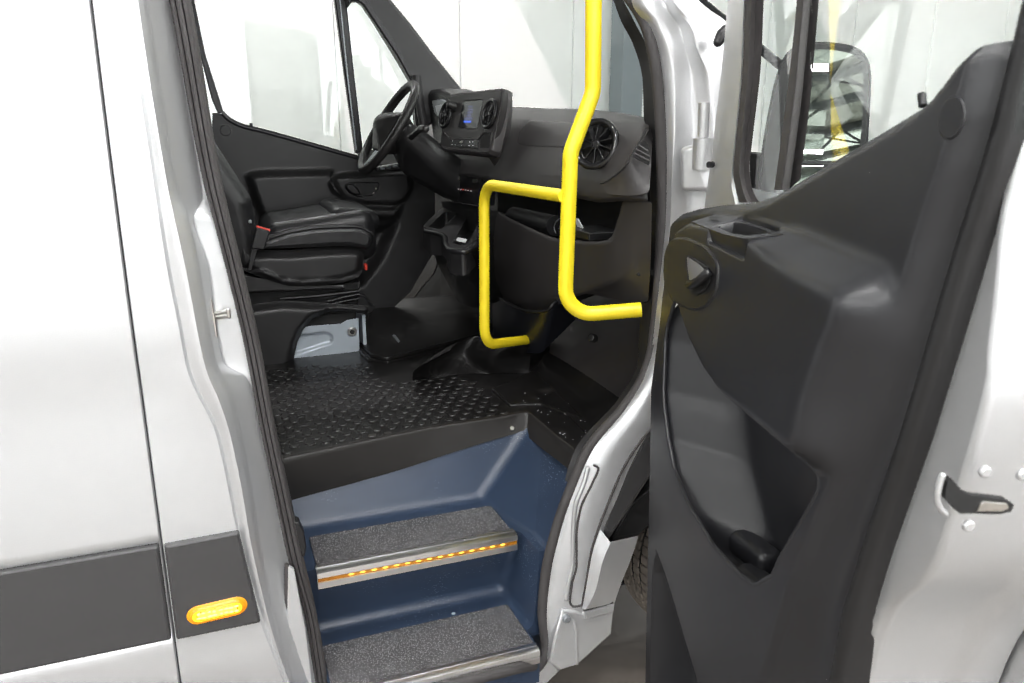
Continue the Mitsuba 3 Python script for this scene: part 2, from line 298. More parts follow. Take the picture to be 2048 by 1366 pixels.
def full(r):
    r = np.array(r); e, m, a, q, b = r; z = e[2]
    xs = np.linspace(-.1425, e[0] - .006, 10)
    lerp = lambda p, w, t: tuple(p + (w - p) * t)
    out = [(-.1445, yb(z) + .03, z), (-.1445, yb(z) + .004, z)] + [(x, yb(z) + (e[1] - yb(z)) * ((k + 1) / 10) ** 2, z) for k, x in enumerate(xs)]
    out += [tuple(e + [0, .005, 0]), tuple(lerp(e, m, .3) + np.array([0, .002, 0])), tuple(lerp(e, m, .65) + np.array([0, -.003, 0])), tuple(m + [0, -.0045, 0]), tuple(lerp(m, a, .5) + np.array([0, -.006, 0])), tuple(lerp(m, a, .85) + np.array([0, -.004, 0])), tuple(a),
            lerp(a, q, .15), lerp(a, q, .9), tuple(q + [.0, 0, 0]), lerp(q, b, .12), lerp(q, b, .85), tuple(b)]
    return out
V('door_post', loft([full(r) for r in rows], 170, raw=True), 'silver_paint', 38, label='silver door post behind the doorway with a stepped door recess')
V('rub_strip', slab([(-.141, .508), (.0175, .508), (-.0065, .718), (-.141, .736 - .02)], -.006, .012, FY(.0), .006, .004), 'trim_grey', 40, label='short dark grey rub strip on the door post around the lit amber lamp')
# amber marker lamp
m0, m1 = [np.array(q) for q in [(-0.0961,0.5553),(-0.0258,0.5587)]]
mdir = (m1 - m0) / np.linalg.norm(m1 - m0); mper = np.array([-mdir[1], mdir[0]])
mk = [tuple(c +   .0212 * (math.cos(t) * mdir * 1.05 + math.sin(t) * mper)) for c, t0 in ((m1, -90), (m0, 90)) for t in np.radians(t0 + np.linspace(0, 180, 13))]
V('marker_lamp__bezel', slab(mk, -.002, .0135, FY(.0), .003), 'amber_lens', 40)
mc = np.mean(mk, 0)
lens = [(mc[0] + (a - mc[0]) * .93, mc[1] + (b - mc[1]) * .9) for a, b in mk]
lens_m = slab(lens, .0, .019, FY(.0), .007)
V('marker_lamp__lens', lens_m, 'amber_lens', 40, label='glowing amber oval side marker lamp', emitter=glow((1, .46, .012), 2.2))
lens2 = [(mc[0] + (a - mc[0]) * .72, mc[1] + (b - mc[1]) * .62) for a, b in mk]
V('marker_lamp__core', slab(lens2, .014, .0200, FY(.0), .005), 'amber_lens', 40, emitter=glow((1, .62, .05), 3.2))
rg = np.random.default_rng(4)
cells = []
for k in range(16):
    u, v = -.036 + .0103 * (k % 8) + rg.uniform(-.002, .002), (-.0045, .0045)[k // 8] + rg.uniform(-.001, .001)
    e = trimesh.creation.icosphere(1, 1.0); e.apply_scale((rg.uniform(.003, .0055), .0010, rg.uniform(.0018, .003))); e.apply_translation((mc[0] + u, -.0198, mc[1] + v + u * .02)); cells.append(e)
V('marker_lamp__bulb_cells', cat(*cells), 'amber_lens', True, emitter=glow((1, .70, .14), 3.7))
# shut line filler between sliding door and post, dark
V('shut_line_seal', loft([[(-.149, yb(z) + .026, z) for z in ZS], [(-.143, yb(z) + .026, z) for z in ZS]], 2, raw=True), 'well_black', False)

# striker on the post
for c in [[(-0.0112,0.075,1.1521),(-0.0159,0.075,1.1035)]]:
    pass
sk = [(-0.0083,0.074,1.1364),(0.0162,0.06,1.1434),(0.0154,0.06,1.1347),(-0.008,0.074,1.1305)]
V('striker__pin', tube([sk[0], sk[1]], .0042), 'chrome', 40)
V('striker__pin', tube([sk[3], sk[2]], .0052), 'chrome', 40)
V('striker__bridge', box(tuple(np.mean([sk[1], sk[2]], 0)), (.008, .010, .020), .003), 'chrome', 40)
pl = [(-0.0188,1.175),(-0.0108,1.1667),(-0.0076,1.1256),(-0.007,1.094),(-0.0145,1.0908),(-0.0182,1.1265)]
V('striker__plate', slab(pl, -.012, .006, FY(.070), .002, .004), 'chrome', 40)
fl = [(0.0835,0.5927),(0.0949,0.5819),(0.101,0.5084),(0.1082,0.4327),(0.1127,0.2962),(0.1207,0.1686),(0.1045,0.1738),(0.0843,0.3043),(0.0855,0.3503),(0.082,0.3893),(0.0729,0.4355),(0.073,0.4786)]
V('sill_end_flange', slab(fl, -.006, .003, FY(.047), .002, .003), 'silver_paint', 40)
V('sill_end_gap', slab([(a - .006, b + .004) for a, b in fl], -.012, -.002, FY(.047), 0, .003), 'seal_rubber', 40)

# ------------------------------------------------------------------ door seal round the opening
sl = [(-0.0327,0.115,1.7251),(-0.0289,0.112,1.6927),(-0.0065,0.097,1.4029),(0.0193,0.086,1.2172),(0.0371,0.085,1.0817),(0.0546,0.085,0.8866),(0.0682,0.083,0.7518),(0.0856,0.08,0.5848),(0.1098,0.078,0.441),(0.1195,0.075,0.2692),(0.1327,0.075,0.1092)]
sr = [(0.003,0.115,1.7269),(0.0062,0.112,1.6943),(0.0255,0.097,1.4022),(0.0498,0.086,1.2151),(0.0677,0.085,1.0787),(0.0846,0.085,0.8823),(0.1,0.083,0.7462),(0.1185,0.08,0.5778),(0.1373,0.078,0.4342),(0.1501,0.075,0.2604),(0.1619,0.075,0.0998)]
sl = [(-.075, .20, 2.4)] + list(sl); sr = [(-.035, .20, 2.4)] + list(sr)
A, B = spline(sl, 90), spline(sr, 90)
prof = [(-.06, .03), (0, .0), (.05, -.014), (.16, -.018), (.22, -.016), (.25, -.010), (.28, -.016), (.40, -.019), (.52, -.018), (.56, -.012), (.60, -.018), (.78, -.022), (.92, -.018), (1.0, -.006), (1.03, .03)]
V('door_seal', loft([A + (B - A) * t + np.array([0, d, 0]) for t, d in prof], len(prof), raw=True), 'seal_rubber', 28, label='black ribbed rubber door seal on the rear post')
fs = [(0.8226,0.16,1.7963),(0.8772,0.11,1.7337),(0.9013,0.075,1.6691),(0.9207,0.062,1.5738),(0.938,0.058,1.4275),(0.9453,0.055,1.294),(0.9449,0.052,1.138),(0.9365,0.05,0.9851),(0.9153,0.048,0.9122),(0.8577,0.045,0.835),(0.7743,0.042,0.7541),(0.7295,0.04,0.6607),(0.6956,0.038,0.5721),(0.6648,0.034,0.4451),(0.6574,0.032,0.3483),(0.6631,0.028,0.2754),(0.6529,0.015,0.2306),(0.6233,0.0,0.2185)]
V('door_seal', tube(spline(fs, 120), .0125, sides=14), 'seal_rubber', 40, label='black rubber door seal along the front post, curling down to the sill')
ss = [(0.6156,-0.012,0.2435),(0.5614,-0.034,0.2663),(0.41,-0.036,0.2674),(0.1799,-0.036,0.2621)]
V('door_seal', tube(spline(ss, 30), .014, sides=14), 'seal_rubber', 40, label='black rubber seal along the lowest step edge')
# seat belt reel slot on the rear seal near the steps
V('seal_clip', slab([(0.1001,0.6832),(0.1141,0.6782),(0.1226,0.653),(0.1244,0.6194),(0.1197,0.5965),(0.1123,0.5956)], -.02, .006, FY(.07), .003, .004), 'satin_black', 40)

# ------------------------------------------------------------------ stepwell
well_hi = hull_m([((.00, .354, .526), .026), ((.603, .336, .542), .042), ((.664, .14, .526), .026), ((.682, -.3, .526), .026), ((.0, -.3, .526), .026),
                  ((.0, .354 + .157, .9), .026), ((.791, .354 + .063, .72), .042), ((.822, .1, .72), .026), ((.827, -.3, .72), .026), ((.806, .354 + .141, .9), .042), ((.842, -.3, .9), .026)], 28)
well_lo = hull_m([((.08, .214, .314), .024), ((.612, .210, .314), .024), ((.640, -.3, .314), .024), ((.08, -.3, .314), .024),
                  ((.08, .14, .53), .012), ((.640, .14, .53), .012), ((.672, -.3, .53), .016), ((.08, -.3, .53), .016)], 28)
def cube(x0, x1, y0, y1, z0, z1): return m3.Manifold.cube((x1 - x0, y1 - y0, z1 - z0)).translate((x0, y0, z0))
blk = cube(.078, .76, .09, .47, .19, .45) + cube(.078, .845, .09, .485, .45, .684) + cube(.598, .74, .056, .09, .27, .45) + cube(.598, .85, .056, .09, .45, .684) + cube(.145, .628, -.022, .178, .20, .29)
V('step_well', tri(blk - well_hi - well_lo), 'blue_plastic', 25, label='dark blue moulded step well with two steps below the cab floor')
def mat_slab(o, z, h): return slab(o, .0, h, FZ(z), .001, .008)
V('tread_mat', mat_slab([(.152, .168), (.629, .166), (.622, .309), (.152, .311)], .501, .004), 'tread_grit', 40, label='speckled grit tread mat on the upper step')
V('tread_mat', mat_slab([(.150, -.005), (.623, -.005), (.617, .168), (.150, .166)], .291, .004), 'tread_grit', 40, label='speckled grit tread mat on the lower step')
# aluminium nosing profile with the amber light strip
def nosing(x0, x1, y, z, d=.030, drop=.036):
    pr_ = [(y + d, z + .001), (y + d, z + .0065), (y + d * .62, z + .0065), (y + d * .60, z + .0045), (y + d * .5, z + .0045), (y + d * .48, z + .0065), (y + .004, z + .0065), (y - .003, z + .003), (y - .004, z - .006), (y - .004, z - .009), (y + .0, z - .010), (y + .0, z - drop + .017), (y - .004, z - drop + .016), (y - .003, z - drop), (y + .010, z - drop), (y + .010, z - .0), ]
    p = np.array(pr_); n = len(p)
    v = np.vstack([np.c_[np.full(n, x), p] for x in (x0, x1)])
    t = earcut(p)
    return TM(v, np.vstack([grid_faces(2, n, False, True), t[:, ::-1], t + n]))
V('nosing', nosing(.149, .633, .140, .5005), 'aluminium', 30, label='ribbed aluminium nosing with amber lights along the upper step')
V('light_strip', box((.391, .1405, .4865), (.482, .004, .0085)), 'amber_dim', False, label='amber strip of small lit lamps under the upper nosing')
leds = []
for k in range(15):
    e = trimesh.creation.icosphere(1, .0030); e.apply_scale((2.2, .6, .8)); e.apply_translation((.225 + k * .0264, .1385, .4865)); leds.append(e)
V('light_strip__lamps', cat(*leds), 'amber_lens', True, emitter=glow((1, .52, .06), 3.4))
V('nosing', nosing(.15, .625, -.028, .290, .026, .03), 'aluminium', 30, label='ribbed aluminium nosing along the lower step edge')
for a, b in [(0.1588,0.1197),(0.3828,0.1204),(0.505,0.1198),(0.3117,0.1196)][:3]:
    V('nosing__screw', disc((a, .163, .505), (0, 0, 1), .004, .0035, 12, .001), 'chrome', 40)
# raised lettering on the upper riser
O, U, W, NR = np.array([(0.4224,0.3797,0.5197)][0]), np.array([1., 0, 0]), np.array([.0, .42, 1.0]) / 1.0846, np.array([0, -1.0, .42]) / 1.0846
def on_riser(m, u, v):
    q = np.array(m.vertices); return TM(O + (q[:, :1] + u) * U + (q[:, 1:2] + v) * W + (q[:, 2:3] - .001) * NR, m.faces)
txt = meshkit.text_mesh('Flex-i-Trans System', .0135, .0036, True); txt.apply_scale((.215 / txt.bounds[1][0], 1, 1))
V('step_well__lettering', cat(on_riser(txt, .0, .0), on_riser(meshkit.text_mesh('FiT', .024, .0036, True), .088, .026),
  on_riser(trimesh.creation.annulus(.0255, .0278, .0034, segments=40), .108, .037)), 'blue_worn', 30, label='raised lettering and round emblem on the blue riser')

# ------------------------------------------------------------------ cab floor
ZF = .69
edge = [(-.02, .355), (.113, .375), (.33, .412), (.54, .440), (.70, .447), (.745, .452), (.772, .455), (.786, .448), (.790, .430), (.793, .30), (.800, .157), (.803, .09), (.805, .02)]
fl_out = edge + [(.93, .0), (1.06, .25), (1.16, .375), (1.165, 1.05), (.95, 1.06), (.95, 1.75), (-.35, 1.75), (-.35, .355)]
base = [(a, b) for a, b in fl_out]
V('cab_floor', slab(fl_out, -.02, 0, FZ(ZF), 0), 'floor_rubber', False, label='black rubber cab floor covered with round raised studs')
a = np.arange(10) * 2 * np.pi / 10
stud_v = np.vstack([np.c_[np.cos(a) * .0130, np.sin(a) * .0108, a * 0], np.c_[np.cos(a) * .0120, np.sin(a) * .0098, a * 0 + .0020], np.c_[np.cos(a) * .0108, np.sin(a) * .0088, a * 0 + .0026], [[0, 0, .0027]]])
i = np.arange(10); j = (i + 1) % 10
stud_f = np.vstack([grid_faces(3, 10, False, True)[:, ::-1], np.c_[20 + i, 20 + j, 0 * i + 30]])
stud = mikit.ply(TM(stud_v, stud_f), 'stud_rubber', 40)
zone = sg.Polygon([(.0, .39), (.113, .405), (.33, .440), (.54, .468), (.69, .472), (.742, .48), (.742, .60), (.735, .83), (.68, .85), (.49, .87), (.455, .90), (.455, 1.20), (.15, 1.19), (.0, 1.0)])
ns = 0
for r in range(30):
    for c in range(30):
        x, y = .0045 + c * .04 + (r % 2) * .02, .413 + r * .0352
        if zone.contains(sg.Point(x, y)) and ns < 300:
            scene[num('van__cab_floor__stud')] = {**stud, 'to_world': T4().translate([x, y, ZF])}; ns += 1
# lip plate over the riser top and round the step-well corner
lipU = [] if False else [(x, y, ZF + .002) for x, y in edge]
low = [(0.0955,0.3944,0.5665),(0.124,0.3964,0.5714),(0.2724,0.403,0.5869),(0.4055,0.4091,0.6017),(0.5456,0.4177,0.622),(0.6698,0.4246,0.6385),(0.7375,0.428,0.6465),(0.7622,0.4299,0.6512)] + [(0.772,0.4167,0.6384),(0.772,0.3298,0.6418),(0.776,0.2071,0.6482),(0.778,0.1476,0.6502),(0.782,0.0731,0.6468)]
V('floor_lip', thick(loft([[tuple(np.array(q) + [0, .012, 0]) for q in lipU], lipU, [tuple(np.array(q) + [-.002, -.004, -.010]) for q in spline(lipU, 30)], [tuple(q) for q in low]], 16, 90), -.004), 'lip_rubber', 50, label='black rubber kick plate lip along the floor edge above the blue riser')
for p in [(0.1225,0.3947,0.5863),(0.7283,0.4275,0.6645)] + [(0.772,0.1298,0.6724)]:
    V('floor_lip__screw', disc(p, (-.2, -1, .2), .0065, .004, 14, .002), 'chrome', 40)
# raised plain rubber ledge at the front of the floor, ramp under the dash
led = [(.755, .675), (.757, .525), (.80, .515), (.845, .50), (.90, .36), (.93, .22), (.96, .17), (1.10, .20), (1.12, .48), (1.02, .80), (.93, .79)]
V('floor_ledge', slab(led, -.01, .006, FZ(ZF), .005, .01), 'floor_rubber', 40)
rp = [[] if False else None]
ramp = loft([[(0.5709,0.8448,0.692),(0.7255,0.8513,0.692),(0.809,0.8198,0.692),(0.9266,0.7865,0.692)], [(0.5632,0.8649,0.7),(0.7164,0.8751,0.72),(0.8031,0.8024,0.72),(0.9351,0.7859,0.71)] if False else [(0.5291,0.7533,0.745),(0.7462,0.9142,0.745),(0.7999,0.7928,0.745),(0.9353,0.8002,0.745)], [(0.6565,0.7805,0.8),(0.7795,0.9077,0.8),(0.8351,0.7726,0.8),(0.9579,0.7384,0.8)]], 16, 20)
V('tunnel_ramp', ramp, 'floor_rubber', 60)
bor = [(0.9792,0.7547,0.765),(1.0001,0.6382,0.755),(1.017,0.4984,0.745),(1.0277,0.3625,0.735),(1.0317,0.2702,0.73)]
kick = loft([[(1.1,0.983,0.7893),(1.14,0.9073,0.8749),(1.15,0.743,0.9465),(1.13,0.5429,0.994),(1.08,0.3415,1.0322)], [(1.05,0.8935,0.7666),(1.07,0.7546,0.8179),(1.07,0.5784,0.8569),(1.05,0.4007,0.8786),(1.02,0.2408,0.9046)], bor], 24, 24)
V('kick_panel__slope', loft([bor, [(0.9984,0.8572,0.715),(0.9678,0.6704,0.703),(0.9546,0.4948,0.701),(0.9429,0.3465,0.7),(0.9435,0.2526,0.7)], [(0.9263,0.7857,0.694),(0.8943,0.5662,0.694),(0.8815,0.4111,0.694),(0.8731,0.2799,0.694),(0.8666,0.1925,0.694)]], 16, 24), 'floor_rubber', 60)
V('kick_panel', kick, 'dash_plastic', 60, label='grey-black textured footwell panel below the glove tray')
kn = np.array([(1.02,0.4747,0.8827)][0])
V('kick_panel__knob', disc(kn + [-.02, 0, 0], (-1, -.5, .4), .012, .022, 20, .004), 'trim_black', 40)
# driver footwell: raised black mat with a small tag, on a floor step
V('driver_floor', slab([(0.4467,1.188),(0.4566,1.1017),(0.5155,1.0549),(0.6841,1.1313),(0.9886,1.2452),(1.1851,1.7888),(0.5542,2.0272)], -.02, .0, FZ(.70), .006, .01), 'floor_rubber', 40)
put('floor_mat', slab([(0.5116,1.5205),(0.4616,1.2668),(0.472,1.1165),(0.5071,1.0533),(0.6219,1.0984),(0.9038,1.2304),(1.027,1.41),(1.1984,1.8933),(0.6702,1.9273)], 0, .010, FZ(.702), .004, .03), 'floor_rubber', 40, label='plain black driver floor mat with a small grey tag', cat='floor mat')
put('floor_mat__tag', slab([(0.593,1.325),(0.6032,1.3287),(0.6005,1.2349),(0.5893,1.218)], 0, .002, FZ(.7125)), 'grey_satin', False)

# ------------------------------------------------------------------ yellow grab rails
main = [(0.8159,0.165,1.8258),(0.8138,0.16,1.7369),(0.816,0.155,1.5487),(0.7621,0.15,1.419)]
rail1 = [tuple(q) for q in main] + [[(0.7549,0.15,1.0473)][0], [(0.9207,0.085,1.0635)][0]]
V('grab_rail', tube(rail1, .0178, .062, 24), 'yellow_coat', 60, label='tall bent yellow grab rail from the roof to the front post')
rail2 = [(0.7482,0.15,1.3252),(0.7116,0.6,1.3183),(0.7084,0.6,0.8596)]
rail2 = [tuple(q) for q in rail2] + [[(0.9646,0.8,0.803)][0]]
V('grab_rail', tube(rail2, .0150, .062, 24), 'yellow_coat', 60, label='smaller yellow hoop rail branching off towards the driver')

# ------------------------------------------------------------------ van shell that closes the cab (roof, far side, bulkhead, dash wall)
V('roof', box((-1.3, 1.0, 2.62), (4.6, 1.6, .06)), 'silver_paint', False)
V('roof__lining', box((-.1, 1.0, 2.30), (1.9, 1.6, .03)), 'grey_satin', False)
V('bulkhead', box((-.62, 1.0, 1.5), (.03, 1.7, 2.0)), 'dash_plastic', False)
V('far_side_panel', box((-1.2, 1.93, 1.4), (2.2, .06, 2.0)), 'silver_paint', False)
V('underbody', box((.1, 1.0, .42), (2.4, 1.72, .30)) if False else cat(box((-.5, 1.0, .45), (1.05, 1.8, .30)), box((.5, 1.25, .45), (.9, 1.2, .30))), 'well_black', False)
V('front_wall', box((1.42, 1.0, 1.0), (.06, 1.6, .8)), 'well_black', False)
V('windscreen', loft([[(1.62, .12, 1.40), (1.72, 1.0, 1.40), (1.62, 1.88, 1.40)], [(1.08, .22, 2.25), (1.16, 1.0, 2.25), (1.08, 1.78, 2.25)]], 6, 12), 'pane', True)

# ------------------------------------------------------------------ driver's door on the far side
YD = 1.78
dt = [(0.0474,1.5072),(0.0685,1.5072),(0.084,1.5036),(0.1052,1.4837),(0.1479,1.4618),(0.219,1.4431),(0.4707,1.3689),(0.5873,1.334),(0.7281,1.2916),(0.896,1.2552),(0.8875,0.9449),(0.7721,0.7682),(0.6374,0.6588),(0.2278,0.6957),(0.0066,0.7972),(0.0076,1.188)]
pad = [(0.1552,1.2742),(0.1983,1.2825),(0.4653,1.2819),(0.4777,1.2266),(0.5184,1.1737),(0.5978,1.1426),(0.7427,1.1329),(0.7199,1.0885),(0.3359,1.0973),(0.1926,1.1233),(0.1751,1.182)]
bez = [(0.4566,1.2371),(0.472,1.2621),(0.5439,1.2701),(0.7797,1.2744),(0.7921,1.2111),(0.7695,1.1709),(0.72,1.144),(0.5922,1.1529),(0.5185,1.1757),(0.4764,1.2049)]
lowp = [(0.2545,1.0416),(0.5304,1.0275),(0.7187,1.0595),(0.6492,0.9166),(0.5603,0.8166),(0.3982,0.8495)]
def dfn(u, v):
    o = np.zeros_like(u)
    o += .030 * sm(-.014, .014, sdf(pad, u, v))
    o += .026 * sm(-.008, .008, sdf(bez, u, v))
    o -= .05 * sm(-.02, .03, sdf(lowp, u, v))
    o -= .03 * sm(1.37, 1.30, v) * sm(.02, .10, u) * sm(1.20, 1.22, v) * 0
    return o
V('driver_door__trim', relief(dt, dfn, .010, FY(YD)), 'trim_black', 50, label='black inner trim of the closed driver door on the far side')
V('driver_door__handle_bezel', slab(fillet([(0.509,1.2339),(0.5372,1.241),(0.6618,1.2394),(0.6461,1.208),(0.6226,1.1848),(0.564,1.1829),(0.5309,1.1998)], .012), 0, .006, FY(1.754), .004), 'satin_black', 40)
V('driver_door__handle', slab([(0.5122,1.2342),(0.548,1.2371),(0.5668,1.2149),(0.5774,1.1888),(0.5418,1.1959),(0.5229,1.2143)], 0, .014, FY(1.745), .006, .006), 'satin_black', 40)
for p in [(0.6387,1.742,1.2149),(0.6277,1.742,1.1973)]:
    V('driver_door__handle_light', disc(p, (0, -1, 0), .004, .002, 10), 'chrome', 40)
V('driver_door__lock_pin', tube([(0.1792,1.79,1.4413),(0.1818,1.79,1.4707)], .006, sides=10), 'satin_black')
V('driver_door__speaker_cap', disc([(0.0873,1.78,1.4439)][0], (0, -1, 0), .020, .003, 24, .002), 'trim_black', 40)
V('driver_door__belt_edge', tube(spline([(0.0809,1.785,1.5072),(0.1052,1.785,1.4819),(0.148,1.785,1.4599),(0.2191,1.785,1.4411),(0.4713,1.785,1.3668),(0.5881,1.785,1.3318)], 40), .010, sides=10), 'satin_black', 40)
V('driver_door__switch_panel', slab([(0.6303,1.3004),(0.7314,1.3158),(0.7614,1.2995),(0.7546,1.2839),(0.6415,1.2846)], 0, .05, FY(1.74), .01), 'trim_black', 40)
for q in [(0.658,1.69,1.2965),(0.6821,1.69,1.2999),(0.7084,1.69,1.3032)]:
    V('driver_door__switch', box(q, (.018, .02, .008), .003), 'grey_satin', 40)
V('driver_door__window_bar', slab([(0.0096,1.9967),(0.0213,1.9974),(0.0229,1.8983),(0.0433,1.712),(0.0868,1.509),(0.0669,1.5054),(0.0504,1.5538),(0.0244,1.7115),(0.0128,1.8978)], 0, .02, FY(1.80), .003), 'satin_black', 40)
V('driver_door__window_divider', slab([(0.5141,2.0254),(0.5591,2.0279),(0.5644,1.9229),(0.5801,1.651),(0.6,1.3525),(0.5699,1.353),(0.543,1.6504),(0.5208,1.921)], 0, .03, FY(1.80), .005), 'satin_black', 40)
V('driver_door__divider_chrome', slab([(0.5316,2.0219),(0.5372,2.0222),(0.5423,1.9183),(0.5554,1.6493),(0.5752,1.3658),(0.5693,1.3659),(0.5496,1.6492),(0.5367,1.9181)], 0, .004, FY(1.769), .001), 'grey_satin', 40)
V('driver_door__window_pane', relief([(-0.0237,1.7117),(0.014,1.8124),(0.0373,1.8405),(0.0727,1.8521),(0.1247,1.8524),(0.2471,1.8381),(0.391,1.8115),(0.5244,1.7725),(0.5548,1.3445),(0.4332,1.3076),(0.0509,1.4453)], lambda u, v: u * 0, .08, FY(1.82)), 'tinted_pane', False, label='half lowered clear window pane of the driver door')
V('driver_door__quarter_pane', relief([(0.5603,1.9607),(0.6663,1.9659),(0.8753,1.6373),(0.8649,1.2985),(0.5868,1.3401)], lambda u, v: u * 0, .08, FY(1.82)), 'pane', False)
# far windscreen pillar
V('far_pillar__trim', slab([(0.6442,2.0237),(0.7255,1.923),(0.8007,1.8401),(0.8819,1.7396),(1.0116,1.5898),(0.9935,1.5294),(0.8318,1.4418),(0.8211,1.5576),(0.8046,1.6106),(0.7462,1.7104),(0.6248,1.9009),(0.56,2.019)], -.04, .02, FY(1.74), .012), 'trim_grey', 40)
V('far_pillar__seal', slab([(0.556,2.0217),(0.6322,1.9353),(0.7616,1.7342),(0.8225,1.6305),(0.8375,1.461),(0.8183,1.3825),(0.805,1.4806),(0.8014,1.6112),(0.7411,1.7189),(0.617,1.8993),(0.5986,1.9109),(0.5758,1.9081),(0.5635,1.89),(0.5575,1.9178),(0.53,2.0203)], 0, .04, FY(1.76), .006), 'satin_black', 40)
V('far_pillar__grip', tube([(0.8081,1.7,1.6504),(0.8171,1.7,1.5569),(0.8341,1.7,1.4521)], .018, sides=14), 'trim_grey', 40)

# ------------------------------------------------------------------ driver seat (its right side faces the doorway)
YS = 1.23
V('driver_seat__backrest', hull([((.075, 1.29, 1.22), .06), ((.10, 1.29, 1.06), .05), ((.075, 1.68, 1.22), .06), ((.10, 1.68, 1.06), .05), ((-.10, 1.30, 1.55), .06), ((-.10, 1.66, 1.55), .06), ((-.12, 1.30, 1.0), .05), ((-.12, 1.68, 1.0), .05), ((-.2, 1.3, 1.6), .05), ((-.2, 1.66, 1.6), .05)], 32), 'leather', True)
cush = [(0.1459,1.0727),(0.1547,1.1021),(0.1809,1.1107),(0.2515,1.1288),(0.354,1.1373),(0.4567,1.1358),(0.4974,1.1253),(0.5221,1.0998),(0.5192,1.0756),(0.4989,1.0523),(0.4256,1.0669),(0.2816,1.0699)]
V('driver_seat__side_bolster', slab(spline(cush + cush[:1], 70)[:-1], -.10, .02, FY(1.25), .018), 'leather', 50)
V('driver_seat__cushion', hull([((.22, 1.34, 1.10), .05), ((.50, 1.34, 1.135), .045), ((.22, 1.66, 1.10), .05), ((.50, 1.66, 1.135), .045), ((.50, 1.34, 1.05), .05), ((.50, 1.66, 1.05), .05), ((.2, 1.5, 1.04), .05)], 32), 'leather', True, label='black leather seat cushion')
V('driver_seat__thigh_pad', hull([((.43, 1.36, 1.155), .035), ((.53, 1.36, 1.135), .04), ((.43, 1.66, 1.155), .035), ((.53, 1.66, 1.135), .04)], 24), 'leather', True)
pipe = [(0.1762,1.232,1.1085),(0.2495,1.232,1.1263),(0.3514,1.232,1.1363),(0.4535,1.232,1.1348),(0.4973,1.232,1.1224),(0.5221,1.232,1.1006)]
V('driver_seat__piping', tube(spline(pipe, 30), .004, sides=8), 'leather', True)
sp = [(0.0713,1.1257),(0.0997,1.1144),(0.115,1.0939),(0.1227,1.0737),(0.1411,1.0677),(0.2445,1.0616),(0.3466,1.0642),(0.4493,1.0634),(0.4865,1.0526),(0.4921,1.0262),(0.4825,0.9742),(0.4607,0.9546),(0.4152,0.9421),(0.3299,0.9361),(0.2276,0.942),(0.1677,0.9652),(0.0991,1.0004),(0.061,1.0113)]
rid = [(0.1049,1.0134),(0.1319,1.0149),(0.1582,1.0065),(0.2119,0.9723),(0.2718,0.9629),(0.4095,0.9618),(0.4722,0.9767),(0.4715,0.9627),(0.4257,0.9466),(0.3385,0.9389),(0.2229,0.9458),(0.1711,0.9667),(0.0897,1.001)]
def sfn(u, v):
    e = sdf(sp, u, v)
    z1 = np.interp(u, [q[0] for q in [(0.1049,1.0134),(0.1582,1.0065),(0.2119,0.9723),(0.2718,0.9629),(0.4095,0.9618),(0.4722,0.9767)]], [q[1] for q in [(0.1049,1.0134),(0.1582,1.0065),(0.2119,0.9723),(0.2718,0.9629),(0.4095,0.9618),(0.4722,0.9767)]])
    return -.03 * sm(.03, 0, e) + .022 * sm(.002, -.016, v - z1)
V('driver_seat__side_shield', relief(sp, sfn, .006, FY(1.235)), 'trim_black', 60, label='black plastic side shield of the driver seat with a raised lower rib')
V('driver_seat__seat_pan', slab([(0.0763,0.9983),(0.2243,0.9383),(0.418,0.9344),(0.4168,0.9132),(0.1984,0.9212),(0.0967,0.924),(0.0546,0.9324)], -.4, .0, FY(1.25), .01), 'trim_black', 40)
V('driver_seat__bellows', cat(*[slab([(0.0711,0.9304),(0.4771,0.9298),(0.4657,0.8474),(0.0818,0.8692)], -.36, -.02 + .015 * 0, FY(1.27), .004)] + [tube([(0.1974,1.26,0.8966),(0.3314,1.26,0.8965),(0.4669,1.26,0.9038)], .006, sides=8), tube([(0.3557,1.26,0.875),(0.4169,1.26,0.8861),(0.4698,1.26,0.8928)], .005, sides=8), tube([(0.3636,1.26,0.8636),(0.4249,1.26,0.8729),(0.4655,1.26,0.8769)], .004, sides=8)]), 'dark_plastic', 40)
V('driver_seat__lever', tube([(0.4729,1.3,0.8806),(0.4905,1.3,0.8755),(0.5141,1.3,0.8404),(0.5283,1.3,0.8355)], .005, .02, 8), 'satin_black')
V('driver_seat__buckle', slab([(0.1365,1.1551),(0.1786,1.1402),(0.155,1.0796),(0.1138,1.0869)], -.012, .012, FY(1.19), .004, .006), 'satin_black', 40)
V('driver_seat__buckle_button', slab([(0.1383,1.1583),(0.1805,1.1434),(0.1767,1.1354),(0.1362,1.1519)], -.010, .010, FY(1.19), .003, .002), 'red_plastic', 40, label='red release button on the seat belt buckle')
V('driver_seat__buckle_strap', slab([(0.1174,1.0868),(0.1372,1.0824),(0.1111,1.0133),(0.0987,1.0141)], -.006, .006, FY(1.20), .002), 'satin_black', 40)
V('driver_seat__adjuster', slab([(0.4858,1.0022),(0.4946,1.0034),(0.4936,0.9841),(0.4865,0.9828)], -.01, .02, FY(1.24), .003), 'red_plastic', 40)
V('driver_seat__hinge_bolt', disc([(0.1209,1.22,1.1683)][0], (0, -1, 0), .006, .005, 14, .002), 'grey_satin', 40)
